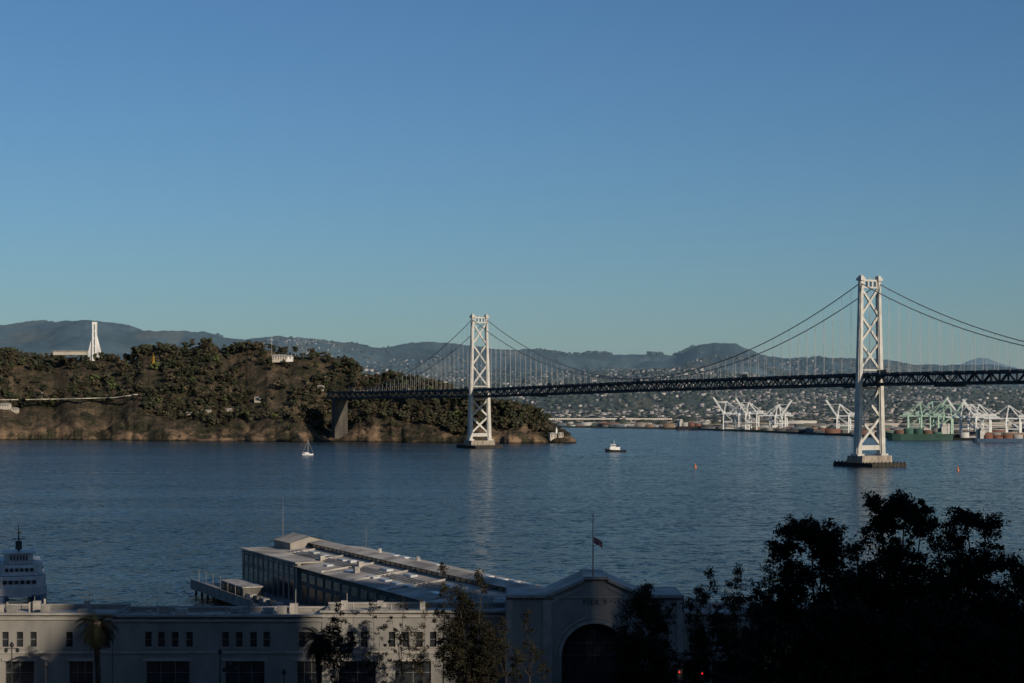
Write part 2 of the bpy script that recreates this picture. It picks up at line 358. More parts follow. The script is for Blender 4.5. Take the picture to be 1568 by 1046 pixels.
mw=N(nt,'ShaderNodeMapRange'); mw.inputs[1].default_value=.4; mw.inputs[2].default_value=2.6; mw.inputs[3].default_value=.25; mw.inputs[4].default_value=1; nt.links.new(sx.outputs['Z'],mw.inputs[0])
vs=N(nt,'ShaderNodeVectorMath',operation='SCALE'); nt.links.new(mx2.outputs[2],vs.inputs[0]); nt.links.new(mw.outputs[0],vs.inputs['Scale'])
nt.links.new(vs.outputs[0],b.inputs['Base Color']); b.inputs['Roughness'].default_value=.95; b.inputs['Specular IOR Level'].default_value=.1
bp=N(nt,'ShaderNodeBump'); bp.inputs['Strength'].default_value=.8; bp.inputs['Distance'].default_value=4; nt.links.new(a2.outputs[0],bp.inputs['Height']); nt.links.new(bp.outputs[0],b.inputs['Normal'])
M['island']=m
np_mesh('island_terrain',V,Fq,'island',smooth=True)
def IP(px,d): 
    D=float(Dsf(np.array(float(px))))+d
    return Vector(((px-784)/F*D,D,float(island_h(np.array(float(px)),np.array(float(d))))))
def IG(px,D): return IP(px,D-float(Dsf(np.array(float(px)))))
# tree variants -------------------------------------------------------------
def ico():
    t=(1+5**.5)/2
    v=np.array([(-1,t,0),(1,t,0),(-1,-t,0),(1,-t,0),(0,-1,t),(0,1,t),(0,-1,-t),(0,1,-t),(t,0,-1),(t,0,1),(-t,0,-1),(-t,0,1)],float)
    v/=np.linalg.norm(v[0])
    f=np.array([(0,11,5),(0,5,1),(0,1,7),(0,7,10),(0,10,11),(1,5,9),(5,11,4),(11,10,2),(10,7,6),(7,1,8),(3,9,4),(3,4,2),(3,2,6),(3,6,8),(3,8,9),(4,9,5),(2,4,11),(6,2,10),(8,6,7),(9,8,1)])
    return v,f
IV,IF=ico()
def variant(kind):
    V=[];Fs=[];C=[]
    if kind=='broad': blobs=[(random.gauss(0,.2),random.gauss(0,.2),random.uniform(.35,.82),random.uniform(.12,.22)) for _ in range(10)]
    elif kind=='tall': blobs=[(random.gauss(0,.1),random.gauss(0,.1),random.uniform(.3,.93),random.uniform(.08,.15)) for _ in range(11)]
    else:
        blobs=[(random.gauss(0,.03),random.gauss(0,.03),.15+.8*i/9,.22*(1-i/10)+.02) for i in range(10)]
    n=0
    for bx,by,bz,r in blobs:
        v=IV*r*(1+rng.normal(0,.25,(12,1)))*np.array([1,1,.8])+np.array([bx,by,bz]); V.append(v); Fs.append(IF+n); n+=12
        C.append(np.full(12,random.uniform(.6,1.35)))
        k=18; d=rng.normal(size=(k,3)); d/=np.linalg.norm(d,axis=1)[:,None]
        c=np.array([bx,by,bz])+d*r*rng.uniform(.85,1.4,(k,1))*np.array([1,1,.85])
        tri=c[:,None,:]+rng.normal(0,.03,(k,3,3)); V.append(tri.reshape(-1,3)); Fs.append(np.arange(3*k).reshape(k,3)+n); n+=3*k
        C.append(np.full(3*k,random.uniform(.6,1.5)))
    tv=np.array([(-.02,-.02,-.08),(.025,-.02,-.08),(0,.025,-.08),(0,0,.6)]); V.append(tv); Fs.append(np.array([(0,1,3),(1,2,3),(2,0,3)])+n); C.append(np.full(4,.7)); n+=4
    return np.concatenate(V),np.concatenate(Fs),np.concatenate(C)
VARS=[variant('broad') for _ in range(6)]+[variant('tall') for _ in range(4)]+[variant('cone') for _ in range(2)]
def scatter(name,items):
    V=[];Fs=[];C=[];n=0
    for x,y,z,h,ws,vi,c in items:
        v,f,cc=VARS[vi]; a=random.uniform(0,6.28); ca,sa=math.cos(a),math.sin(a)
        R=np.array([[ca,-sa,0],[sa,ca,0],[0,0,1]])
        vv=(v*np.array([ws,ws,1])*h)@R.T+np.array([x,y,z]); V.append(vv); Fs.append(f+n); C.append(cc[:,None]*np.array(c)[None,:]); n+=len(v)
    return np_mesh(name,np.concatenate(V),np.concatenate(Fs),'leafattr',np.concatenate(C))
items=[]
cnt=0
while cnt<2900:
    px=random.uniform(-330,872); W=float(Wf(px)); d=random.uniform(4,W+50)
    X=(px-784)/F*2600
    nz_=float(fbm(np.array(X/60.),np.array(d/45.),3))
    cw=float(cwf(np.array(px)))*(1-.45*max(0,float(fbm(np.array(X/25.),np.array(2.),3)))*2)
    if px<216 and 78<d<112: continue
    if d<cw:
        dens=.22 if (px<240) else (.42 if px<500 else .26)
        if nz_<.03: dens*=.25
        if d<16: dens*=.3
        h=random.uniform(2,5) if px<240 else random.uniform(3,8)
    else:
        dens=1.0 if nz_>-.20 else .10
        if 380<px<465 and 70<d<200: dens*=.25
        if 150<d<290 and 60<px<180: dens*=.55
        if px<216 and d<=78: dens*=.3
        h=random.uniform(6,16)
        if px<216 and d<=78: h=random.uniform(2,4.5)
        if px>560: h=random.uniform(8,14)
        if px>838: h=random.uniform(3,7)
    if random.random()>dens: continue
    p=IP(px,d)
    if p.z<2: continue
    br=random.uniform(.6,1.35)
    c=random.choice([(.034,.038,.022),(.040,.041,.025),(.050,.044,.029),(.028,.034,.022),(.060,.050,.033)])
    if random.random()<.05: c=(.055,.072,.027)
    c=tuple(q*br for q in c)
    vi=random.randrange(12) if random.random()<.35 else random.randrange(10)
    items.append((p.x,p.y,p.z-.4,h,random.uniform(.85,1.25),vi,c)); cnt+=1
for px,h in [(212,24),(222,22),(262,20),(285,18),(318,20),(365,20),(382,21),(400,19),(352,15),(248,18),(2,18),(20,16),(500,18),(530,16),(478,16),(775,17),(800,18),(815,17),(828,18),(790,16),(640,14),(605,15)]:
    p=IP(px,float(Wf(px))-random.uniform(5,30)); items.append((p.x,p.y,p.z-1,h,1.1,random.randrange(6),(.034,.036,.022)))
for px in (274,284,300,312,326,338,362): 
    g=IG(px,2548); items.append((g.x,g.y,g.z-1,random.uniform(7,12),1.1,random.randrange(6),(.034,.036,.022)))
p=IP(235,235); items.append((p.x,p.y,p.z,22,.5,11,(.26,.16,.03)))
p=IP(420,70); items.append((p.x,p.y,p.z,9,1.6,2,(.08,.10,.03)))
scatter('island_tree_cover',items)
mb=MB()
prev=None
for px in range(-200,214,6):
    g=IP(px,95); zt=max(g.z+1.0,np.interp(px,[-200,40,120,180,212],[57,59,60.5,62,67]))
    p=Vector((g.x,g.y,zt))
    if prev and not (28<px<44): mb.beam(prev,p,7,1.3,0)
    if px%12==0: mb.beam(p-Vector((0,0,10)),p-Vector((0,0,.8)),1.2,1.2,0)
    prev=p
mb.obj('coastal_road_viaduct',['sand'])
def house(name,c,w_,d_,h_,rot=0,mat='white',storeys=2,flat=False):
    e=empty(name); X=Vector((math.cos(rot),math.sin(rot),0)); Y=Vector((-X.y,X.x,0)); c=Vector(c)
    a=MB(); a.box(c+Vector((0,0,h_/2-2)),(w_,d_,h_+4),0,ax=X); a.obj('walls',[mat],e)
    r=MB()
    if flat: r.box(c+Vector((0,0,h_+.3)),(w_+1,d_+1,.6),0,ax=X)
    else:
        z=Vector((0,0,1)); k=[c+X*i*(w_/2+.6)+Y*j*(d_/2+.6)+z*h_ for i,j in((-1,-1),(1,-1),(1,1),(-1,1))]+[c-X*w_*.42+z*(h_+d_*.25),c+X*w_*.42+z*(h_+d_*.25)]
        r.add(k,[(0,1,5,4),(2,3,4,5),(1,2,5),(3,0,4),(3,2,1,0)],0)
    r.obj('roof',['unit'],e)
    g=MB(); n=max(2,int(w_/3.4))
    for s_ in range(storeys):
        for i in range(n): g.box(c-Y*(d_/2+.03)+X*((i+.5)/n-.5)*w_+Vector((0,0,h_*(s_+.55)/storeys)),(1.5,.14,1.7),0,ax=X)
    g.obj('windows',['glass'],e)
hz=P
house('hilltop_house',hz(428,551,2650),22,12,5.0,.15,'sand')
house('hilltop_house',hz(443,550,2655),10,10,4,-.1)
house('hilltop_building',hz(108,540,2790),52,14,2.4,.05,'sand',1,True)
for px,D,w_,h_ in ((298,2556,22,3.0),(316,2560,14,3.2),(350,2562,10,3),(8,2630,16,4.0),(22,2634,12,3.5),(395,2560,9,3),(490,2580,11,4),(60,2690,12,4)):
    g=IG(px,D); house('hillside_house',(g.x,g.y,g.z+2.0),w_,8,h_,random.uniform(-.2,.3),'sand',1,px in(298,316))
for px,D,w_,d_,h_ in ((846,2345,9,8,5),(858,2345,7,6,4)):
    g=IG(px,D); house('keeper_house',(g.x,g.y,g.z+1),w_,d_,h_,.3,'sand',2)
mb=MB(); p=IG(852,2352); mb.cyl(p,p+Vector((0,0,9)),1.4,1.2,8); mb.cyl(p+Vector((0,0,9)),p+Vector((0,0,12)),1.0,.3,8); mb.obj('lighthouse',['white'])
mb=MB(); p=P(416,548,2650); mb.cyl(p,p+Vector((0,0,34)),.3,.12,6); mb.box(p+Vector((0,0,28)),(3,1,1)); mb.obj('radio_mast',['steel'])
e=empty('cable_stayed_tower'); mb=MB(); c=P(145,560,2880); zt=PZ(496,2880)
for i in(-1,1):
    for j in(-1,1): mb.beam((c.x+i*2.8,c.y+j*3,20),(c.x+i*2.2,c.y+j*2,zt),2.6,2.6,0,2.2,2.2)
for z in range(40,int(zt),12): mb.box((c.x,c.y,z),(6.6,6,1.4))
mb.box((c.x,c.y,zt+1),(7.4,6.5,4)); mb.obj('shaft',['white'],e)
mb=MB()
for i in range(0,9):
    for s_ in(-1,1): mb.cyl((c.x+s_*1.5,c.y,zt-2-i*1.0),(c.x+s_*(5+i*2.1),c.y,92),.36,n=4)
mb.obj('stay_cables',['white'],e)
mb=MB(); mb.beam((c.x-400,c.y,52),(c.x+400,c.y+100,52),20,4); mb.obj('deck',['sand'],e)
# ------------------------------------------------------------------ distant coast
def haze(c,D,g=.62):  # mixes bluish air haze into the surface colour with distance
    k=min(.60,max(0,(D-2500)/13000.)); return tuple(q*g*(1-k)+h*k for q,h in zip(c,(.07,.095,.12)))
spx=[-900,560,840,900,1040,1200,1300,1400,1568,1900,2600]; sD=[4400,4200,4000,3900,3650,3150,2850,2600,2430,2300,2200]
def cD(px): return np.interp(px,spx,sD)
rp=[-900,-300,0,60,130,200,250,330,400,450,490,520,550,590,640,700,760,830,880,950,1035,1052,1070,1095,1125,1140,1165,1200,1250,1300,1350,1400,1450,1500,1568,1800,2600]
ry=[505,498,494,491,494,502,511,509,518,520,524,529,535,543,536,538,544,541,544,544,547,538,531,529,533,541,551,558,555,557,560,564,566,568,570,566,570]
fp=[-900,400,560,640,760,900,1050,1150,1250,1350,1450,1568,2600]; fy=[560,575,566,572,580,570,566,578,588,578,590,596,600]
def coast_h(px,D):
    X=(px-784)/F*D
    hr=CH-(np.interp(px,rp,ry)-HY)/F*14000; hf=CH-(np.interp(px,fp,fy)-HY)/F*9500
    h=3+ sm((D-5600)/3900)*(hf-3)*(.82+fbm(X/900.,D/900.,3)*.45)
    h=h+ sm((D-9800)/4200)*(hr-hf*.9)
    h=np.where(D>9500,h+sm((D-9500)/2000)*fbm(X/700.,D/900.,4)*150*(1-sm((D-12500)/1500)),h)
    h=h+np.where(D>8000,1,0)*(fbm(X/45.,D/60.,3)*12+fbm(X/260.,D/300.,3)*18*sm((D-12500)/800))
    h=np.where(D>14000,h-(D-14000)*.08,h)
    return h
pxs=np.arange(-900,2600,2.5); tt=np.concatenate([[0,.001],np.linspace(.01,1,150)])
PXg,Tg=np.meshgrid(pxs,tt); D0=cD(PXg); DD=D0+(15500-D0)*Tg**1.15
Hh=coast_h(PXg,DD); Hh[0]=-3
V=np.stack([(PXg-784)/F*DD,DD,Hh],-1).reshape(-1,3); nr,nc=PXg.shape; idx=np.arange(nr*nc).reshape(nr,nc)
Fq=np.stack([idx[:-1,:-1],idx[:-1,1:],idx[1:,1:],idx[1:,:-1]],-1).reshape(-1,4)
nn=fbm(V[:,0]/220.,V[:,1]/400.,5)
near=np.array([.055,.060,.048]); mid=np.array([.055,.070,.066]); far=np.array([.045,.072,.092])  # bluer with distance: haze painted into the hill colours
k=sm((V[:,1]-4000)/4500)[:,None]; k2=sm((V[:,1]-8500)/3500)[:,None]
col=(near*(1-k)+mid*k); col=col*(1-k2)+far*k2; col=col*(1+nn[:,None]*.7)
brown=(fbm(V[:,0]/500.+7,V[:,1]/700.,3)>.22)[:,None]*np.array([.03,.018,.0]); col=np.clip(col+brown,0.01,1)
M['coast']=mat_attr('distant_hills',.95,.012,.25,0.0)
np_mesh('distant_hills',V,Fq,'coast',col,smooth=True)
pxs=np.arange(1380,1700,3.); prof=np.interp(pxs,[1380,1440,1465,1485,1500,1512,1530,1560,1620,1700],[590,572,560,552,547.5,549,556,564,578,600])
Vm=[];
for j,(k_,dd) in enumerate([(0,29000),(.6,29600),(1,30500),(0,33000)]):
    for px,y in zip(pxs,prof): Vm.append((PX(px,30500),dd,(CH-(y-HY)/F*30500)*k_))
n=len(pxs); Fm=[(j*n+i,j*n+i+1,(j+1)*n+i+1,(j+1)*n+i) for j in range(3) for i in range(n-1)]
M['farm']=mat_noise('haze_tinted_mountain',(.07,.12,.17),(.09,.14,.20),.0005,1,spec=0)  # pale blue of the distant haze is in the base colour
np_mesh('distant_mountain',Vm,Fm,'farm',smooth=True)
def boxes(name,arr,mat='cityattr'):
    a=np.asarray(arr,float); n=len(a)
    u=np.array([(-.5,-.5,0),(.5,-.5,0),(.5,.5,0),(-.5,.5,0),(-.5,-.5,1),(.5,-.5,1),(.5,.5,1),(-.5,.5,1)])
    v=u[None]*a[:,None,3:6]; c,s_=np.cos(a[:,6])[:,None],np.sin(a[:,6])[:,None]
    x=v[...,0]*c-v[...,1]*s_; y=v[...,0]*s_+v[...,1]*c
    V=np.stack([x+a[:,None,0],y+a[:,None,1],v[...,2]+a[:,None,2]],-1).reshape(-1,3)
    f=np.array([(0,1,5,4),(1,2,6,5),(2,3,7,6),(3,0,4,7),(4,5,6,7)]); Fq=(f[None]+8*np.arange(n)[:,None,None]).reshape(-1,4)
    return np_mesh(name,V,Fq,mat,np.repeat(a[:,7:10],8,axis=0))
arr=[]
while len(arr)<13500:
    px=random.uniform(400,1800); D=random.uniform(4200,12800)
    if D<float(cD(px))+250: continue
    dn=float(fbm(np.array(PX(px,D)/350.),np.array(D/500.),3))
    if dn<-.04 and D>6500 and random.random()<.8: continue
    if D>9800 and random.random()<.45: continue
    z=float(coast_h(np.array(px),np.array(D)))
    w_=random.uniform(7,15)*(1 if random.random()<.94 else 2.2); h=random.uniform(5,8)
    g=random.choice([.08,.1,.14,.18,.24,.3,.4,.55,.75]); 
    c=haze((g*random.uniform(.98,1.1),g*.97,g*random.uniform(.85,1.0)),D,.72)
    if D<6500: h=random.uniform(5,10); w_*=1.2
    arr.append((PX(px,D),D,z-3,w_,random.uniform(9,16),h+4,random.uniform(-.5,.9),*c))
boxes('distant_city_houses',arr)
V=[];Fs=[];C=[];n=0
for i in range(11000):
    px=random.uniform(400,1900); D=random.uniform(4100,13000)
    if D<float(cD(px))+200: continue
    z=float(coast_h(np.array(px),np.array(D))); r=random.uniform(6,15)
    v=IV*r*(1+rng.normal(0,.25,(12,1)))*np.array([1.3,1,.7])+np.array([PX(px,D),D,z+r*.3]); V.append(v);Fs.append(IF+n);n+=12
    kk=min(1,max(0,(D-4000)/8000)); c=np.array([.035,.043,.032])*(1-kk)+np.array([.04,.056,.06])*kk  # leaf colour turns bluish with distance, a painted haze
    C.append(np.tile(c*random.uniform(.75,1.25),(12,1)))
for i in range(2200):
    px=random.uniform(-400,1900)
    if vnoise(np.array(px/25.),np.array(1.))<-.05: continue
    D=13950+random.uniform(-80,80); z=float(coast_h(np.array(px),np.array(D))); r=random.uniform(9,22)
    v=IV*r*(1+rng.normal(0,.25,(12,1)))+np.array([PX(px,D),D,z+r*.4]); V.append(v);Fs.append(IF+n);n+=12
    C.append(np.tile(np.array([.035,.055,.065]),(12,1)))  # ridge trees carry the haze tint in their colour too
np_mesh('distant_tree_mass',np.concatenate(V),np.concatenate(Fs),'leafattr',np.concatenate(C))
arr=[]
pal=[(.6,.6,.58),(.5,.5,.48),(.25,.13,.10),(.13,.17,.22),(.32,.22,.15),(.15,.2,.17),(.35,.33,.3),(.7,.7,.68),(.2,.2,.2),(.1,.1,.1),(.12,.12,.12)]
for i in range(1000):
    px=random.uniform(845,1800); D=float(cD(px))+random.uniform(15,900)
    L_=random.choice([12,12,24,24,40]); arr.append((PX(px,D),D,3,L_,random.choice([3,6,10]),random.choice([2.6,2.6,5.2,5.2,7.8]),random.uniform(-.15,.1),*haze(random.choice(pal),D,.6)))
for i in range(80):
    px=random.uniform(845,1800); D=float(cD(px))+random.uniform(200,1600)
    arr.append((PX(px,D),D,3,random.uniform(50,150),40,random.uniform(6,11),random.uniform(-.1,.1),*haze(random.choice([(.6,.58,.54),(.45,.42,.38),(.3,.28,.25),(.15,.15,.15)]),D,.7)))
boxes('port_sheds_and_containers',arr)
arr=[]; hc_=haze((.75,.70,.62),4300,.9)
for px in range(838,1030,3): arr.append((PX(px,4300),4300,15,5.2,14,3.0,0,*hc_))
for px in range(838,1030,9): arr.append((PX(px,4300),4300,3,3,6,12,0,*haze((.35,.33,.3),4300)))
boxes('elevated_highway',arr)
def crane(px,D,h=62,up=True,flip=1,col='crane'):
    mb=MB(); c=Vector((PX(px,D),D,3)); ax=Vector((.92,-.38,0)).normalized()*flip; ay=Vector((-ax.y,ax.x,0)); s_=h/62
    def Q(a,b_,z): return c+ax*a*s_+ay*b_*s_+Vector((0,0,z))
    g=h*.56
    for a in(-12,12):
        for b_ in(-9,9): mb.beam(Q(a,b_,0),Q(a,b_,g),1.8)
        mb.beam(Q(a,-9,g*.45),Q(a,9,g*.45),1.6); mb.beam(Q(a,-9,g),Q(a,9,g),1.6)
        mb.beam(Q(a,-9,g*.45),Q(a,9,g),1.0)
    for b_ in(-9,9):
        mb.beam(Q(-12,b_,g*.45),Q(12,b_,g*.45),1.4); mb.beam(Q(-12,b_,g*.45),Q(12,b_,g),1.0)
    for b_ in(-3,3):
        mb.beam(Q(-28,b_,g),Q(14,b_,g),1.5,2.0)
        tip=Q(14+22,b_,g+h*.52) if up else Q(52,b_,g)
        mb.beam(Q(14,b_,g),tip,1.5,2.0)
        apex=Q(8,b_,h*.95); mb.beam(Q(12,b_,g),apex,1.3); mb.beam(Q(-12,b_,g),apex,1.1); mb.beam(apex,Q(-26,b_,g),.6)
        mb.beam(apex,Q(14,b_,g)+(tip-Q(14,b_,g))*.7,.6)
    mb.box(Q(-16,0,g+3.5),(10,6,4),0,ax=ax); mb.box(Q(10,0,g-3),(3,3,2.5),0,ax=ax)
    mb.obj('container_crane',[col])
for px,D,h,up,fl,cl in [(1118,3420,58,True,-1,0),(1141,3400,54,False,-1,0),(1152,3390,56,True,-1,0),(1188,3300,52,True,1,0),(1196,3280,50,False,-1,0),(1292,2990,52,True,-1,0),(1402,2780,54,False,1,1),(1420,2780,56,True,1,1),(1436,2770,54,False,1,1),(1448,2760,52,True,1,1),(1482,2680,54,True,-1,0),(1494,2660,52,False,-1,0),(1506,2640,52,True,-1,0),(1552,2560,50,False,-1,0)]:
    crane(px,D,h,up,fl,'cranegreen' if cl else 'crane')
def ship(name,px,D,L_,Bm,H,hullm,cols,ang=0.0,bow=-1):
    e=empty(name); c=Vector((PX(px,D),D,0)); X=Vector((math.cos(ang),math.sin(ang),0)); Y=Vector((-X.y,X.x,0)); Z=Vector((0,0,1))
    mb=MB(); xs=[-.5,-.46,-.3,.3,.42,.5]; wd=[.6,.85,1,1,.7,.04]; top=[1,1,1,1,1.1,1.25]; vs=[]
    for x_,w_,t_ in zip(xs,wd,top):
        x2=x_*L_*bow
        for s_ in(-1,1): vs.append(c+X*x2+Y*s_*w_*Bm/2+Z*H*t_); vs.append(c+X*x2*.97+Y*s_*w_*Bm*.42-Z*1)
    f=[]
    for i in range(5):
        a=i*4;b_=a+4; f+=[(a,a+1,b_+1,b_),(a+2,b_+2,b_+3,a+3),(a,b_,b_+2,a+2),(a+1,a+3,b_+3,b_+1)]
    f+=[(0,2,3,1),(20,21,23,22)]
    mb.add(vs,f); mb.obj('hull',[hullm],e)
    mb=MB()
    mb.box(c-X*L_*.36*bow+Z*(H+6),(L_*.08,Bm*.8,12),0,ax=X); mb.box(c-X*L_*.36*bow+Z*(H+13),(L_*.06,Bm*.95,3),0,ax=X)
    mb.cyl(c-X*L_*.43*bow+Z*H,c-X*L_*.43*bow+Z*(H+15),2.2,2,8,0)
    mb.obj('superstructure',['steel'],e)
    arr=[]; 
    for i in np.arange(-.26,.4,13.5/L_):
        for r in range(3):
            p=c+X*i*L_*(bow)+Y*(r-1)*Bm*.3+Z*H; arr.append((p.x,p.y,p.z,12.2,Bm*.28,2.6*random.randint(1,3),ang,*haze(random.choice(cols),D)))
    o=boxes(name+'_containers',arr); o.parent=e
ship('container_ship',1408,2545,95,20,9,'green',[(.06,.14,.11),(.08,.18,.14),(.2,.12,.09),(.3,.3,.28),(.05,.12,.10)],-.1,-1)
ship('container_ship',1064,3600,80,18,7,'black',[(.2,.2,.2),(.5,.5,.48),(.25,.12,.09)],0,1)
ship('container_ship',1535,2395,80,16,5,'ferryblue',[(.3,.3,.28),(.5,.5,.48),(.25,.12,.09)],0,1)
# ------------------------------------------------------------------ boats
def tug():
    e=empty('tugboat'); c=Vector((PX(943,1905),1905,0)); mb=MB()
    xs=[-11.5,-10,-4,4,9,12]; wd=[2.6,3.6,4,4,2.6,.2]; hh=[2.2,2,1.9,2.2,3,3.8]; vs=[]
    for x_,w_,h in zip(xs,wd,hh):
        for s_ in(-1,1): vs.append(c+Vector((-x_,s_*w_,h))); vs.append(c+Vector((-x_*.95,s_*w_*.8,-.6)))
    f=[]
    for i in range(5):
        a=i*4;b_=a+4; f+=[(a,a+1,b_+1,b_),(a+2,b_+2,b_+3,a+3),(a,b_,b_+2,a+2)]
    mb.add(vs,f+[(0,2,3,1)]); mb.obj('hull',['black'],e)
    mb=MB(); mb.box(c+Vector((-1,0,3.6)),(11,5,3.2)); mb.box(c+Vector((-3,0,6.4)),(5.5,4,2.6),top=.9); mb.box(c+Vector((-3,0,7.9)),(6.2,4.6,.3)); mb.cyl(c+Vector((-2,0,8)),c+Vector((-2,0,13)),.2,.1)
    mb.obj('wheelhouse',['white'],e)
    mb=MB(); mb.cyl(c+Vector((3,0,5)),c+Vector((3,0,8)),.8,.7); mb.box(c+Vector((-3,-2.0,6.6)),(4.6,.2,1.0)); mb.obj('funnel_and_windows',['black'],e)
tug()
def sail():
    e=empty('sailboat'); c=P(471,697,1780); c.z=0; mb=MB()
    vs=[];xs=[-5.5,-3,0,3,6]; wd=[1.1,1.5,1.7,1.2,.05]
    for x_,w_ in zip(xs,wd):
        for s_ in(-1,1): vs.append(c+Vector((x_,s_*w_,1.3))); vs.append(c+Vector((x_*.9,s_*w_*.6,-.3)))
    f=[]
    for i in range(4):
        a=i*4;b_=a+4; f+=[(a,a+1,b_+1,b_),(a+2,b_+2,b_+3,a+3),(a,b_,b_+2,a+2)]
    mb.add(vs,f+[(0,2,3,1)]); mb.box(c+Vector((-.5,0,1.8)),(4.5,1.8,.9)); mb.obj('hull',['white'],e)
    mb=MB(); mb.cyl(c+Vector((.5,0,1)),c+Vector((.5,0,15)),.14,.08,6); mb.cyl(c+Vector((.5,0,2.6)),c+Vector((-4.6,0,2.6)),.25,.2,6)
    mb.cyl(c+Vector((.5,0,14.8)),c+Vector((6,0,1.3)),.05,n=4); mb.cyl(c+Vector((.5,0,14.8)),c+Vector((-5.3,0,1.3)),.04,n=4); mb.obj('mast',['white'],e)
sail()
for px,py in [(1065,716),(1467,721)]:
    c=P(px,py,CH*F/(py-HY)); mb=MB(); mb.cyl(c-Vector((0,0,.5)),c+Vector((0,0,.7)),1.0,1.0,10); mb.cyl(c+Vector((0,0,.7)),c+Vector((0,0,3)),.6,.2,6); mb.ball(c+Vector((0,0,3.2)),.3); mb.obj('channel_buoy',['orange'])
M['foam']=mat_noise('wake_foam',(.10,.15,.18),(.24,.30,.33),.25,.7,stretch=(.3,1,1))
mb=MB()
def wake(pts,wd):
    for (a,b_),(c_,d_) in zip(pts[:-1],pts[1:]):
        p=P(a,b_,CH*F/(b_-HY)); q=P(c_,d_,CH*F/(d_-HY)); n_=14
        for i in range(n_):
            if random.random()<.3: continue
            s0=p.lerp(q,i/n_); s1=p.lerp(q,(i+random.uniform(.5,1))/n_); w_=wd*random.uniform(.3,1); oy=random.uniform(-2,2)
            mb.add([(s0.x,s0.y+oy,.03),(s1.x,s1.y+oy-w_*.4,.03),(s1.x+3,s1.y+oy+w_*.4,.03),(s0.x+2,s0.y+oy+w_,.03)],[(0,1,2,3)])
wake([(1380,733),(1470,737),(1568,741),(1640,743)],6); wake([(1000,731),(1150,733)],5.0); wake([(960,692),(1010,694)],6); wake([(0,721),(150,724),(260,723)],4)
mb.obj('boat_wake',['foam'])
# ferry at berth
fy0=443; fx=PX(30,fy0); e=empty('ferry',(fx,fy0,0)); e.rotation_euler=(0,0,math.radians(17)); fx=0; fy0=0
mb=MB()
def prism(mb,cx,y0,y1,w0,w1,z0,z1,m=0,rake=0):
    vs=[]
    for z,rk in((z0,0),(z1,rake)):
        vs+=[(cx-w0,y0+rk,z),(cx+w0,y0+rk,z),(cx+w1,y0+rk+4,z),(cx+w1,y1,z),(cx-w1,y1,z),(cx-w1,y0+rk+4,z)]
    mb.add(vs,[(5,4,3,2,1,0),(6,7,8,9,10,11)]+[(i,(i+1)%6,6+(i+1)%6,6+i) for i in range(6)],m)
for s_ in(-1,1): prism(mb,fx+s_*4.6,fy0-3,fy0+32,.5,2.0,-.5,2.8,1)
prism(mb,fx,fy0,fy0+32,4.8,6.9,2.4,4.6,0,0)
prism(mb,fx,fy0+1,fy0+31,4.6,6.6,4.6,7.4,0,.6)
prism(mb,fx,fy0+3,fy0+29,4.0,5.8,7.5,10.2,0,.9)
prism(mb,fx,fy0+5,fy0+15,2.5,3.6,10.3,12.9,0,.8)
mb.bb(fx-4.0,fx+4.0,fy0+5,fy0+16,12.9,13.15,0)
mb.obj('hull_and_decks',['whitedull','ferryblue'],e)
mb=MB()
for z0,z1,w_,y in((5.6,6.5,4.3,fy0+1.05),(8.6,9.4,3.7,fy0+3.15),(11.3,12.4,2.3,fy0+5.2)):
    n=6
    for i in range(n): mb.bb(fx-w_+2*w_*i/n+.22,fx-w_+2*w_*(i+1)/n-.22,y-.1,y+.25,z0,z1)
    for s_ in(-1,1):
        for i in range(7): mb.bb(fx+s_*(w_+2.0)-.3,fx+s_*(w_+2.0)+.35,y+6+i*2.8,y+8+i*2.8,z0,z1) if w_>3 else None
mb.obj('windows',['glass'],e)
mb=MB(); mb.cyl((fx,fy0+10,12.9),(fx,fy0+10,20.2),.28,.12,6); mb.beam((fx-1.6,fy0+10,16.4),(fx+1.6,fy0+10,16.4),.25); mb.box((fx,fy0+10,14.8),(1.6,1.2,2.2)); mb.beam((fx-.8,fy0+10,18),(fx+.8,fy0+10,18),.2)
for i in range(13):
    x_=fx-5.4+i*.9; mb.cyl((x_,fy0+4,10.2),(x_,fy0+4,11.2),.05,n=4)
mb.beam((fx-5.4,fy0+4,11.2),(fx+5.4,fy0+4,11.2),.08); mb.obj('mast_and_rails',['black'],e)
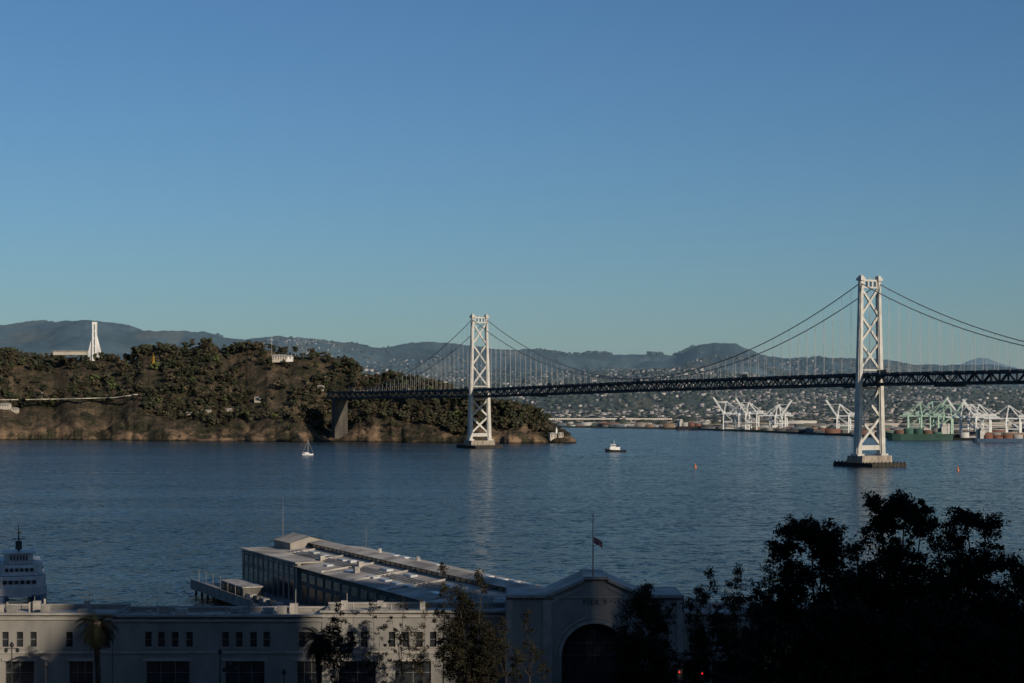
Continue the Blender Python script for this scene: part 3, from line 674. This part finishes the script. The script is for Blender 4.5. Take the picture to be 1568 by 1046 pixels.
# ------------------------------------------------------------------ waterfront bulkhead buildings
FY=288.0
def fxp(px,D=FY): return (px-784)/F*D
def facade(mb,x0,x1,y,z0,z1,ops,wm=0,gm=1,fm=2):
    xs=sorted(set([x0,x1]+[v for o in ops for v in o[:2] if x0<v<x1])); zs=sorted(set([z0,z1]+[v for o in ops for v in o[2:4]]))
    for i in range(len(xs)-1):
        for j in range(len(zs)-1):
            cx=(xs[i]+xs[i+1])/2; cz=(zs[j]+zs[j+1])/2
            if any(o[0]<cx<o[1] and o[2]<cz<o[3] for o in ops): continue
            mb.add([(xs[i],y,zs[j]),(xs[i+1],y,zs[j]),(xs[i+1],y,zs[j+1]),(xs[i],y,zs[j+1])],[(0,1,2,3)],wm)
    for a,b_,c,d in [o[:4] for o in ops]:
        q=y+.35
        mb.add([(a,y,c),(b_,y,c),(b_,y,d),(a,y,d),(a,q,c),(b_,q,c),(b_,q,d),(a,q,d)],[(0,4,5,1),(1,5,6,2),(2,6,7,3),(3,7,4,0)],wm)
        mb.add([(a,q,c),(b_,q,c),(b_,q,d),(a,q,d)],[(0,1,2,3)],gm)
        nv=max(1,int((b_-a)/1.0)); nh=max(2,int((d-c)/.9))
        if nv>3: nv=max(2,nv//2)
        for i in range(nv+1): xx=a+(b_-a)*i/nv; mb.bb(xx-.05,xx+.05,q-.08,q-.01,c,d,fm)
        for i in range(nh+1):
            if nv>1 and i%2: continue
            zz=c+(d-c)*i/nh; mb.bb(a,b_,q-.1,q-.012,zz-.045,zz+.045,fm)
        mb.bb(a-.15,b_+.15,y-.12,y-.003,c-.22,c-.003,3)
def bulkhead(name,pa,pb,top,wins,doors,yy=FY,depth=13,low=10.4):
    e=empty(name); x0,x1=fxp(pa,yy),fxp(pb,yy)
    ops=[(fxp(p-5.2,yy),fxp(p+5.2,yy),11.2,13.7) for p in wins]+[(fxp(a,yy),fxp(b_,yy),3.2,8.9) for a,b_ in doors]
    mb=MB(); facade(mb,x0,x1,yy,3,top,ops); mb.obj('front_wall',['stucco','glass','frame','trim'],e)
    mb=MB(); mb.bb(x0,x0+.4,yy+.01,yy+depth,3,top); mb.bb(x1-.4,x1,yy+.01,yy+depth,3,top); mb.bb(x0,x1,yy+depth,yy+depth+.4,3,top); mb.obj('side_walls',['stucco'],e)
    mb=MB(); mb.bb(x0+.41,x1-.41,yy+.4,yy+depth-.01,top-.9,top-.6); mb.obj('roof',['roofgravel'],e)
    mb=MB(); mb.bb(x0-.3,x1+.3,yy-.55,yy+.3,top,top+.35); mb.bb(x0-.1,x1+.1,yy-.3,yy-.004,top-.8,top-.45); mb.bb(x0,x1,yy-.2,yy-.005,low-.25,low+.15)
    mb.bb(x0-.2,x1+.2,yy+depth-.1,yy+depth+.55,top,top+.3)
    for a,b_ in doors:
        mb.bb(fxp(a,yy)-.5,fxp(b_,yy)+.5,yy-.22,yy-.006,8.9,9.4)
    mb.obj('cornice',['trim'],e)
    mb=MB(); r=random.Random(len(name)*7+int(pa))
    for i in range(int((x1-x0)/3.2)):
        x_=r.uniform(x0+1,x1-2); y_=r.uniform(yy+2,yy+depth-2); s_=r.uniform(.5,1.6); mb.bb(x_,x_+s_*1.3,y_,y_+s_,top-.6,top-.6+r.uniform(.8,2.1),0)
        if r.random()<.5: mb.cyl((x_+2,y_,top-.6),(x_+2,y_,top+r.uniform(.8,1.8)),.18,n=8,m=0)
        if r.random()<.2: mb.cyl((x_+1,y_,top-.6),(x_+1,y_,top+r.uniform(2,4)),.05,n=5,m=0)
    mb.obj('roof_units',['unit'],e)
    return e
bulkhead('pier_bulkhead_building',-90,172,16.5,[-60,-39,-18,8,30,51,98+8],[(-70,-10),(8,52),(106,142)],depth=13)
bulkhead('pier_bulkhead_building',173,492,16.2,[227,247,268,290,345,366,388,408,462],[(224,290),(345,405),(455,488)],depth=12)
bulkhead('pier_bulkhead_building',493,776,16.9,[515,536,557,600,621,642,663,705,726,747],[(520,575),(605,660),(700,755)],depth=12)
bulkhead('pier_bulkhead_building',1047,1800,16.6,[1080+22*i for i in range(30) if i%5],[(1090+110*i,1150+110*i) for i in range(6)],depth=14)
# arched pier entrance
e=empty('arched_pier_entrance'); AY=283.0
def ax_(px): return (px-784)/F*AY
def azz(py): return CH-(py-HY)/F*AY
xc=ax_(911); R=ax_(962)-xc; zsp=azz(1006)
prof=[(ax_(776),azz(914)),(ax_(838),azz(914)),(ax_(893),azz(889)),(ax_(895),azz(886)),(ax_(930),azz(886)),(ax_(932),azz(889)),(ax_(986),azz(914)),(ax_(1046),azz(914))]
pxs_=[p[0] for p in prof]; pzs=[p[1] for p in prof]
xs=sorted(set(list(np.linspace(xc-R,xc+R,41))+pxs_+list(np.linspace(pxs_[0],pxs_[-1],30))))
mb=MB()
def zb(x):
    return zsp+math.sqrt(max(0,R*R-(x-xc)**2)) if abs(x-xc)<=R+1e-6 else 3.0
for i in range(len(xs)-1):
    a,b_=xs[i],xs[i+1]; inside=(abs((a+b_)/2-xc)<R)
    za,zb_=(zb(a),zb(b_)) if inside else (3.0,3.0)
    ta,tb=np.interp(a,pxs_,pzs),np.interp(b_,pxs_,pzs)
    mb.add([(a,AY,za),(b_,AY,zb_),(b_,AY,tb),(a,AY,ta)],[(0,1,2,3)],0)
    mb.add([(a,AY,ta),(b_,AY,tb),(b_,AY+16,tb),(a,AY+16,ta)],[(0,1,2,3)],1)
    if inside: mb.add([(a,AY,za),(b_,AY,zb_),(b_,AY+2,zb_),(a,AY+2,za)],[(3,2,1,0)],0)
for x_ in(pxs_[0],pxs_[-1]): mb.bb(x_-.2,x_+.2,AY+.01,AY+16,3,pzs[0]-.05,0)
for x_ in(xc-R,xc+R): mb.add([(x_,AY,3),(x_,AY+2,3),(x_,AY+2,zsp),(x_,AY,zsp)],[(0,1,2,3)],0)
mb.obj('walls',['stucco','roofgravel'],e)
mb=MB(); mb.bb(xc-R-.3,xc+R+.3,AY+2,AY+2.2,3,zsp+R+.3,0)
for i in range(9): x_=xc-R+2*R*i/8; mb.bb(x_-.05,x_+.05,AY+1.8,AY+1.99,3,zb(x_) if abs(x_-xc)<R else 3.1,1)
for z in(zsp-2.5,zsp,zsp+2): 
    hw=math.sqrt(max(.1,R*R-max(0,z-zsp)**2)); mb.bb(xc-hw,xc+hw,AY+1.78,AY+1.99,z-.07,z+.07,1)
mb.obj('door_screen',['dark','truss'],e)
mb=MB()
def ringarc(r0,r1,y0,y1):
    n=32
    for i in range(n):
        t0,t1=math.pi*i/n,math.pi*(i+1)/n
        v=[]
        for y in(y0,y1):
            for t_ in(t0,t1):
                for r in(r0,r1): v.append((xc+r*math.cos(t_),y,zsp+r*math.sin(t_)))
        mb.add(v,[(0,1,3,2),(4,6,7,5),(1,5,7,3),(0,2,6,4)],0)
ringarc(R+.05,R+.55,AY-.18,AY-.005); ringarc(R+.9,R+1.15,AY-.1,AY-.004)
for i in range(len(prof)-1):
    (a,za),(b_,zb_)=prof[i],prof[i+1]
    if abs(b_-a)<.5: continue
    mb.beam((a-.1,AY-.15,za+.12),(b_+.1,AY-.15,zb_+.12),.9,.45,0,side=Vector((0,1,0)))
    if za!=zb_: mb.beam((a,AY-.08,za-1.1),(b_,AY-.08,zb_-1.1),.18,.3,0,side=Vector((0,1,0)))
mb.bb(ax_(840),ax_(984),AY-.2,AY-.006,azz(916),azz(914)+.05)
for p in (780,838,984,1041):
    hw=.7 if p in(838,984) else .5
    mb.bb(ax_(p)-hw,ax_(p)+hw,AY-.14,AY-.007,3,azz(918))
mb.bb(ax_(893),ax_(932),AY-.3,AY+1.5,azz(888)+.35,azz(884))
for x_ in list(np.arange(ax_(784),ax_(836),.9))+list(np.arange(ax_(988),ax_(1040),.9)): mb.bb(x_,x_+.35,AY-.34,AY-.01,azz(917),azz(915))
mb.obj('mouldings',['trim'],e)
tcv=bpy.data.curves.new('pier_lettering','FONT'); tcv.body='PIER 9'; tcv.size=1.15; tcv.extrude=.05; tcv.align_x='CENTER'; tcv.space_character=1.3
to=bpy.data.objects.new('pier_lettering',tcv); scene.collection.objects.link(to); to.rotation_euler=(math.pi/2,0,0); to.location=(xc,AY-.08,azz(926)); to.parent=e; tcv.materials.append(M['truss'])
e=empty('flagpole'); mb=MB(); fx_=ax_(908.5); zt=azz(790); mb.cyl((fx_,AY+1,azz(886)),(fx_,AY+1,zt),.13,.06,8); mb.ball((fx_,AY+1,zt),.16); mb.obj('pole',['frame'],e)
mb=MB(); vs=[];nx=8
for i in range(nx+1):
    for j in range(2): vs.append((fx_+.1+i*.18,AY+1+.12*math.sin(i*1.1),azz(822)-i*.11-j*1.05-(.05*math.sin(i)))) 
mb.add(vs,[(2*i,2*i+1,2*i+3,2*i+2) for i in range(nx)],0)
M['flag']=mat_noise('flag_cloth',(.03,.04,.08),(.28,.14,.14),1.2,.9,stretch=(.4,.4,3))
mb.obj('flag',['flag'],e)
# ------------------------------------------------------------------ pier shed
e=empty('pier_shed'); A=Vector((-72.5,471,0)); u=Vector((.42,-.9075,0)).normalized(); wv=Vector((-u.y,u.x,0))
def SP(t,o,z): return A+u*t+wv*o+Vector((0,0,z))
LN=176; WD=34; EV=11.6; RG=13.6
def rz(o): return EV+(RG-EV)*(o if o<WD/2 else WD-o)/(WD/2)
mb=MB()
def slab(mb,t0,t1,o0,o1,z0,z1,m=0):
    c=SP((t0+t1)/2,(o0+o1)/2,(z0+z1)/2); mb.box(c,(abs(t1-t0),abs(o1-o0),z1-z0),m,ax=u)
slab(mb,48,LN,0.6,.9,2.6,EV-.1,0); slab(mb,0,48,0,.3,2.6,12.2,1); slab(mb,0,LN,WD-.3,WD,2.6,EV-.1,0)
for t,m_ in((0,1),(LN,0)):
    mb.add([SP(t,0,2.6),SP(t,WD,2.6),SP(t,WD,EV),SP(t,WD/2,RG),SP(t,0,EV)],[(0,1,2,3,4)],m_)
slab(mb,47.7,48,0,.9,2.6,12.2,1)
for t in np.arange(2,47,4.4): slab(mb,t-.25,t+.25,-.25,-.01,2.6,12,1)
mb.obj('walls',['shedwall','shedcream'],e)
mb=MB()
mb.add([SP(-.5,-.6,EV),SP(LN,-.6,EV),SP(LN,WD/2,RG+.1),SP(-.5,WD/2,RG+.1)],[(0,1,2,3)]); mb.add([SP(-.5,WD/2,RG+.1),SP(LN,WD/2,RG+.1),SP(LN,WD+.6,EV),SP(-.5,WD+.6,EV)],[(0,1,2,3)])
slab(mb,-.6,48,-.5,7,12.25,12.6)
mb.obj('roof',['roofmetal'],e)
mb=MB()
slab(mb,2,LN-4,WD/2-2.6,WD/2+2.6,13.2,14.5,0)
mb.add([SP(1.5,WD/2-3.2,14.5),SP(LN-3.5,WD/2-3.2,14.5),SP(LN-3.5,WD/2,15.1),SP(1.5,WD/2,15.1)],[(0,1,2,3)],1); mb.add([SP(1.5,WD/2,15.1),SP(LN-3.5,WD/2,15.1),SP(LN-3.5,WD/2+3.2,14.5),SP(1.5,WD/2+3.2,14.5)],[(0,1,2,3)],1)
for t in np.arange(4,LN-6,3.2): slab(mb,t,t+2.5,WD/2-2.7,WD/2-2.6,13.5,14.3,2)
slab(mb,-.3,14,9,20,12,14.6,3); mb.add([SP(-.6,8.6,14.6),SP(14.4,8.6,14.6),SP(14.4,14.5,16.2),SP(-.6,14.5,16.2)],[(0,1,2,3)],1); mb.add([SP(-.6,14.5,16.2),SP(14.4,14.5,16.2),SP(14.4,20.4,14.6),SP(-.6,20.4,14.6)],[(0,1,2,3)],1)
mb.add([SP(14.01,9,14.6),SP(14.01,20,14.6),SP(14.01,14.5,16.1)],[(0,1,2)],3)
mb.obj('roof_monitor',['shedwall','roofmetal','glass','shedcream'],e)
mb=MB()
for t in np.arange(18,LN-8,7.5):
    for o in(5,11,24,30):
        if random.random()<.4: continue
        zz=rz(o); slab(mb,t,t+random.choice([2.5,3.6,4.4]),o-.8,o+.8,zz-.3,zz+random.uniform(.25,.55),0)
    if random.random()<.5:
        o=random.uniform(3,12); zz=rz(o); slab(mb,t+5,t+6.3,o-.6,o+.6,zz-.3,zz+random.uniform(.8,1.6),1)
for t in (25,52,90,130): p=SP(t,WD-4,12); mb.cyl(p,p+Vector((0,0,1.2)),.5,.5,8,1)
for k_ in range(3):
    o=7+k_*1.1; mb.beam(SP(18,o,rz(o)+.3),SP(LN-30,o,rz(o)+.3),.18,.18,1)
for t in np.arange(22,LN-10,22): mb.beam(SP(t,0,EV+.2),SP(t,WD/2-3,RG-.1),.35,.5,1)
mb.obj('skylights_and_vents',['skylight','unit'],e)
mb=MB()
for t in np.arange(2.6,44,4.4):
    slab(mb,t+.2,t+3.2,-.12,-.02,3,8,0); slab(mb,t+.5,t+2.9,-.12,-.02,9.2,11.0,0)
for t in np.arange(50,LN-4,6): slab(mb,t,t+4,.45,.58,3,7.2,0); slab(mb,t,t+4,.45,.58,8.2,10.2,0)
mb.obj('doors_and_windows',['glass'],e)
mb=MB(); slab(mb,-8,LN,-12,WD+8,1.4,2.6,0)
for t in np.arange(-6,LN-30,6):
    for o in(-11,-5,WD+6): mb.cyl(SP(t,o,-2),SP(t,o,1.4),.35,n=6,m=1)
slab(mb,-8,50,-12,-11.7,2.6,4.0,0)
mb.obj('apron_deck',['pave','fender'],e)
mb=MB(); slab(mb,14,34,-9.5,-4.5,2.6,5.4,0); slab(mb,13.6,34.4,-9.9,-4.1,5.4,5.7,1)
for t in np.arange(15,33,3.6): slab(mb,t,t+2.2,-9.62,-9.5,3.4,4.9,2)
for i in range(8): t=36+i*5.5; mb.box(SP(t,-8,3.4),(4.2,1.9,1.5),0 if i%2 else 1,ax=u,top=.8)
mb.obj('apron_office_and_stores',['shedwall','unit','glass'],e)
mb=MB(); p=SP(-2,12,13); mb.cyl(p,p+Vector((0,0,13)),.1,.04,6); p=SP(20,28,12); mb.cyl(p,p+Vector((0,0,7)),.08,.04,6)
for t in np.arange(0,60,7): mb.cyl(SP(t,-11.8,2.6),SP(t,-11.8,7.4),.08,n=5)
mb.obj('masts',['frame'],e)
# ------------------------------------------------------------------ unseen buildings added behind and beside the viewpoint for their shade
hx=Vector((math.sin(AZ),-math.cos(AZ),0)); nx_=Vector((math.cos(AZ),math.sin(AZ),0))
def shade_tower(q0,q1,h,hc=200,dep=40,slant=None):  # out-of-view tower, added to throw shade on the waterfront
    e=empty('added_shade_tower'); mb=MB(); c=nx_*(q0+q1)/2+hx*(hc+dep/2); gz=25
    def Q(q,s_,z): return nx_*q+hx*(hc+s_)+Vector((0,0,z))
    if slant:
        ql,hs=slant
        vs=[Q(q0,0,gz),Q(q1,0,gz),Q(q1,dep,gz),Q(q0,dep,gz),Q(q0,0,hs),Q(q1,0,hs),Q(q1,dep,hs),Q(q0,dep,hs),Q(ql,0,h),Q(q1,0,h),Q(q1,dep,h),Q(ql,dep,h)]
        mb.add(vs,[(0,1,5,4),(1,2,6,5),(2,3,7,6),(3,0,4,7),(4,5,9,8),(5,6,10,9),(6,7,11,10),(7,4,8,11),(8,9,10,11)])
    else: mb.box(c+Vector((0,0,(gz+h)/2)),(q1-q0,dep,h-gz),0,ax=nx_)
    mb.obj('tower_body',['shade_tower'],e)
    g=MB()
    for z in range(int(gz)+6,int(min(h,slant[1] if slant else h))-4,4):
        g.box(c+Vector((0,0,z+1)),(q1-q0+.3,dep+.3,2.0),0,ax=nx_)
    g.obj('window_bands',['glass'],e)
shade_tower(106.8,151.5,204,slant=(139,160),dep=30)  # slanted top shaped to cut a diagonal shadow edge on the wall
shade_tower(169,186,238,dep=22)
shade_tower(186.6,214,202); shade_tower(214.6,238,186)
shade_tower(238.6,330,172)  # these added towers shade ferry, shed and street, leaving a sun gap
shade_tower(30,88,150,hc=70,dep=60); shade_tower(-40,24,170,hc=60,dep=60); shade_tower(-120,-48,160,hc=50,dep=60); shade_tower(-210,-128,170,hc=40,dep=60); shade_tower(-320,-220,160,hc=0,dep=70); shade_tower(-420,-330,150,hc=-60,dep=70)  # unseen row added to block sky light from behind
def sky_blocker(x0,x1,y0,y1,h):  # building added outside the view to block low sky light
    e=empty('sky_blocker_building'); mb=MB(); gz=0; mb.bb(x0,x1,y0,y1,gz,h); mb.bb(x0-.4,x1+.4,y0-.4,y1+.4,h,h+.8); mb.obj('walls',['brick'],e)
    g=MB()
    for z in range(8,int(h)-3,4):
        for y in np.arange(y0+2,y1-3,4): g.bb(x0-.06,x1+.06,y,y+1.6,z,z+2)
        for x in np.arange(x0+2,x1-3,4): g.bb(x,x+1.6,y0-.06,y1+.06,z,z+2)
    g.obj('windows',['glass'],e)
sky_blocker(-165,-98,70,140,68); sky_blocker(-160,-102,150,222,58); sky_blocker(-250,-175,90,222,64)
sky_blocker(112,170,150,224,52); sky_blocker(118,190,70,140,66)
# ------------------------------------------------------------------ leafy foreground trees
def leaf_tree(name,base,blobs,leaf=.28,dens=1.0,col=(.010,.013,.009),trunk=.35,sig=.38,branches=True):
    e=empty(name); base=Vector(base); mb=MB()
    cz=np.mean([b_[2] for b_ in blobs]); cx=np.mean([b_[0] for b_ in blobs]); cy=np.mean([b_[1] for b_ in blobs])
    low=min(b_[2]-b_[5] for b_ in blobs); fork=Vector((cx*.5+base.x*.5,cy*.5+base.y*.5,max(base.z+2,min(low+1,cz-1))))
    mb.cyl(base-Vector((0,0,.5)),fork,trunk,trunk*.65,8)
    V=[];C=[]
    for b_ in blobs:
        c=Vector(b_[:3]); mid=(fork+c)/2+Vector((random.gauss(0,.3),random.gauss(0,.3),0)); mb.cyl(fork,mid,trunk*.5,trunk*.32,6); mb.cyl(mid,c,trunk*.32,trunk*.15,6)
        vol=b_[3]*b_[4]*b_[5]; K=int(max(7,dens*9*vol**.72)); 
        lobes=[rng.normal(size=3) for _ in range(7)]; lobes=[l/np.linalg.norm(l) for l in lobes]
        for _ in range(K):
            d=rng.normal(size=3); d/=np.linalg.norm(d)
            if random.random()<.6: d=d*.55+random.choice(lobes); d/=np.linalg.norm(d)
            r=random.random()**.42*random.uniform(.75,1.35)
            p=np.array(b_[:3])+d*r*np.array(b_[3:6])
            if branches and random.random()<.5: mb.cyl(c,Vector(p),trunk*.10,.015,4)
            nl=random.randint(26,60); q=p+rng.normal(size=(nl,3))*np.array([sig,sig,sig*.8])*random.uniform(.5,1.3)
            a=rng.normal(size=(nl,3)); a/=np.linalg.norm(a,axis=1)[:,None]; bvec=np.cross(a,rng.normal(size=(nl,3))); bvec/=np.linalg.norm(bvec,axis=1)[:,None]
            L_=leaf*rng.uniform(.6,1.3,(nl,1)); qd=np.stack([q-a*L_,q+bvec*L_*.4,q+a*L_,q-bvec*L_*.4],1); V.append(qd.reshape(-1,3))
            C.append(np.tile(np.array(col)*random.uniform(.5,1.6),(nl*4,1)))
    mb.obj('trunk_and_limbs',['bark'],e,smooth=True)
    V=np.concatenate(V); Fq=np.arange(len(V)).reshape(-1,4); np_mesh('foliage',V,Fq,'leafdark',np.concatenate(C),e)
def bl(px,py,rx,ry,D):
    s_=D/F; p=P(px,py,D+random.uniform(-1.5,1.5)); return (p.x,p.y,p.z,rx*s_,rx*s_*.9,ry*s_)
def tree_at(name,px,D,bs,**k):
    x=PX(px,D); leaf_tree(name,(x,D,groundz(x,D)),[bl(*b_,D) for b_ in bs],**k)
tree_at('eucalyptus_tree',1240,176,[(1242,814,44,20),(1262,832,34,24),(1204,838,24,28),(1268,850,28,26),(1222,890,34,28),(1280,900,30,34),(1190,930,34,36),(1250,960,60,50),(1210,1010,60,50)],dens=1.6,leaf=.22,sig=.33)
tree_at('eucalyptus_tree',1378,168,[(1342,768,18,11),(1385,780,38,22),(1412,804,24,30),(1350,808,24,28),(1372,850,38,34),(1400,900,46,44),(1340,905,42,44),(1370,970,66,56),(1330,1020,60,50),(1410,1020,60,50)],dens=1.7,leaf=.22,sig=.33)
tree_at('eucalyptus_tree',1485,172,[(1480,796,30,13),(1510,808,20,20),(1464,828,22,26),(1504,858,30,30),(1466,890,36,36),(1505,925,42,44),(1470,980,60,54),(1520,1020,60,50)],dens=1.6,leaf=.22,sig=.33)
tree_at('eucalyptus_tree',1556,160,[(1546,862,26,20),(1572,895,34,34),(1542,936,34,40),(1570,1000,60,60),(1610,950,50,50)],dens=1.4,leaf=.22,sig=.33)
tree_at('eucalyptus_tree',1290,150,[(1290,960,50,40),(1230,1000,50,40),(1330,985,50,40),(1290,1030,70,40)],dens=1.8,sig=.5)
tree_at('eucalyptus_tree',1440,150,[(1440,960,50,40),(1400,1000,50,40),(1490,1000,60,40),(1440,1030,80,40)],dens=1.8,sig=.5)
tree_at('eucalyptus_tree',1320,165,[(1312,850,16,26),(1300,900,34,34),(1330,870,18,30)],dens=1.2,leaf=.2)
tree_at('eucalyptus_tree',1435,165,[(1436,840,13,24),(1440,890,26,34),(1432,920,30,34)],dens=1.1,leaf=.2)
sp=dict(sig=.36,leaf=.2,dens=1.0,trunk=.2)
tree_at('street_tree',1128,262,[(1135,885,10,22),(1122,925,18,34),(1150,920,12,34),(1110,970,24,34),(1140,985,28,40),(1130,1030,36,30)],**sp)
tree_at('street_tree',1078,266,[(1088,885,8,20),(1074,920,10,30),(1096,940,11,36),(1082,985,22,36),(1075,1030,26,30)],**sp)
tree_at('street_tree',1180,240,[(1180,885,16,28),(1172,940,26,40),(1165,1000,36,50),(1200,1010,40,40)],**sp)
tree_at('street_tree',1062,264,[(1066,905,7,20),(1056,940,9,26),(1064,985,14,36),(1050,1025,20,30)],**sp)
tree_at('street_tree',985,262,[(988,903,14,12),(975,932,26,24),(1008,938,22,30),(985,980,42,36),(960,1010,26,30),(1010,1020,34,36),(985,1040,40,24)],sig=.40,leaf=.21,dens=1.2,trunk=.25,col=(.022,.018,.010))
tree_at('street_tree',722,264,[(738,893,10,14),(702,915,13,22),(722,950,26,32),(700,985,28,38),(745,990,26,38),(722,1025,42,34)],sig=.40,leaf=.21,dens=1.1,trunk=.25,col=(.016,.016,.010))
tree_at('street_tree',678,268,[(678,873,6,10),(682,903,8,22),(676,950,13,34),(682,1000,18,40)],sig=.3,leaf=.18,dens=.6,trunk=.14,col=(.03,.028,.016))
thin=dict(sig=.26,leaf=.15,dens=.42,trunk=.12,col=(.045,.038,.020))
tree_at('street_tree',612,266,[(618,930,9,20),(602,960,13,26),(628,965,11,28),(610,1000,22,34),(640,1010,14,34)],**thin)
tree_at('street_tree',570,266,[(572,930,8,22),(560,965,10,28),(582,970,10,30),(566,1010,18,36),(590,1015,12,30)],**thin)
tree_at('street_tree',648,266,[(650,945,8,22),(645,985,12,28),(655,1015,14,30)],**thin)
tree_at('street_tree',520,264,[(522,940,9,18),(510,970,16,28),(535,985,12,30),(515,1015,26,34)],sig=.33,leaf=.18,dens=.8,trunk=.16,col=(.016,.016,.011))
tree_at('street_tree',810,266,[(805,950,8,28),(815,985,13,34),(800,1015,15,30),(830,1020,12,26)],sig=.3,leaf=.17,dens=.5,trunk=.14,col=(.018,.018,.011))
tree_at('street_tree',775,266,[(772,960,8,24),(765,995,14,32),(785,1020,16,26)],sig=.3,leaf=.17,dens=.5,trunk=.14,col=(.018,.018,.011))
def palm(px,py,D,R_):
    e=empty('palm_tree'); x=PX(px,D); gz=groundz(x,D); top=Vector((x,D,PZ(py,D))); mb=MB()
    n=10
    for i in range(n):
        a=Vector((x+.15*math.sin(i*.5),D,gz+(top.z-gz)*i/n)); b_=Vector((x+.15*math.sin((i+1)*.5),D,gz+(top.z-gz)*(i+1)/n)); mb.cyl(a,b_,.46,.38,10)
    mb.ball(top,.75,0,10,6,1.2); mb.obj('trunk',['bark'],e)
    V=[];C=[]
    for i in range(85):
        az=random.uniform(0,6.28); el=random.uniform(-.9,1.3); h=Vector((math.cos(az),math.sin(az),0)); L_=R_*random.uniform(.85,1.1)
        pts=[]; p=top.copy(); d=h*math.cos(el)+Vector((0,0,math.sin(el)))
        for k_ in range(11):
            pts.append(p.copy()); p=p+d*L_/10; d=(d+Vector((0,0,-.22))).normalized()
        side=Vector((-h.y,h.x,0))
        for k_ in range(1,11):
            for s_ in(-1,1):
                for sub in(0,.5):
                    q=pts[k_-1].lerp(pts[k_],sub); ll=.8*math.sin(math.pi*min(.97,(k_+.3)/11.5))+.12; dd=(pts[k_]-pts[k_-1]).normalized()
                    tip=q+side*s_*ll+dd*.35*ll-Vector((0,0,.35*ll)); V+= [q-dd*.06,q+dd*.08,tip]; C+=[(.010,.013,.008)]*3
            V+=[pts[k_-1]+Vector((0,0,.03)),pts[k_],pts[k_-1]-Vector((0,0,.05))]; C+=[(.02,.02,.012)]*3
    np_mesh('fronds',np.array([tuple(v) for v in V]),np.arange(len(V)).reshape(-1,3),'leafdark',np.array(C),e)
palm(149,958,268,4.0); palm(488,980,268,3.9)
def lamp(px,py,D,twin=True):
    e=empty('street_lamp'); x=PX(px,D); zt=PZ(py,D); mb=MB(); mb.cyl((x,D,3.1),(x,D,4.2),.28,.18,8); mb.cyl((x,D,4.2),(x,D,zt),.12,.08,8)
    if twin:
        mb.beam((x-.9,D,zt-.3),(x+.9,D,zt-.3),.09)
        for s_ in(-1,1): mb.ball((x+s_*.9,D,zt-.65),.32); mb.cyl((x+s_*.9,D,zt-.4),(x+s_*.9,D,zt-.2),.34,.05,8)
    mb.ball((x,D,zt+.2),.36); mb.cyl((x,D,zt+.4),(x,D,zt+.8),.3,.03,8)
    mb.obj('post_and_lanterns',['black'],e)
lamp(18,990,276); lamp(337,1000,276,False); lamp(435,1032,272,False); lamp(352,1020,274,True); lamp(70,1020,272,False)
M['redlamp'],nt,b=newmat('red_signal_lens'); b.inputs['Base Color'].default_value=(.6,.02,.01,1); b.inputs['Emission Color'].default_value=(1,.03,.02,1); b.inputs['Emission Strength'].default_value=1.2
for px,py in((1040,1029),(1075,1031)):
    D=240; x=PX(px,D); z=PZ(py,D); e=empty('traffic_signal'); mb=MB(); mb.cyl((x+.35,D,3.1),(x+.35,D,z+.4),.1,.07,8); mb.bb(x-.2,x+.2,D-.2,D+.2,z-.95,z+.3)
    for k_ in range(3): mb.bb(x-.2,x+.2,D-.4,D-.2,z+.16-k_*.4,z+.2-k_*.4)
    mb.obj('head_and_post',['black'],e); mb=MB(); mb.ball((x,D-.2,z),.12); mb.obj('red_lens',['redlamp'],e)
print('done')
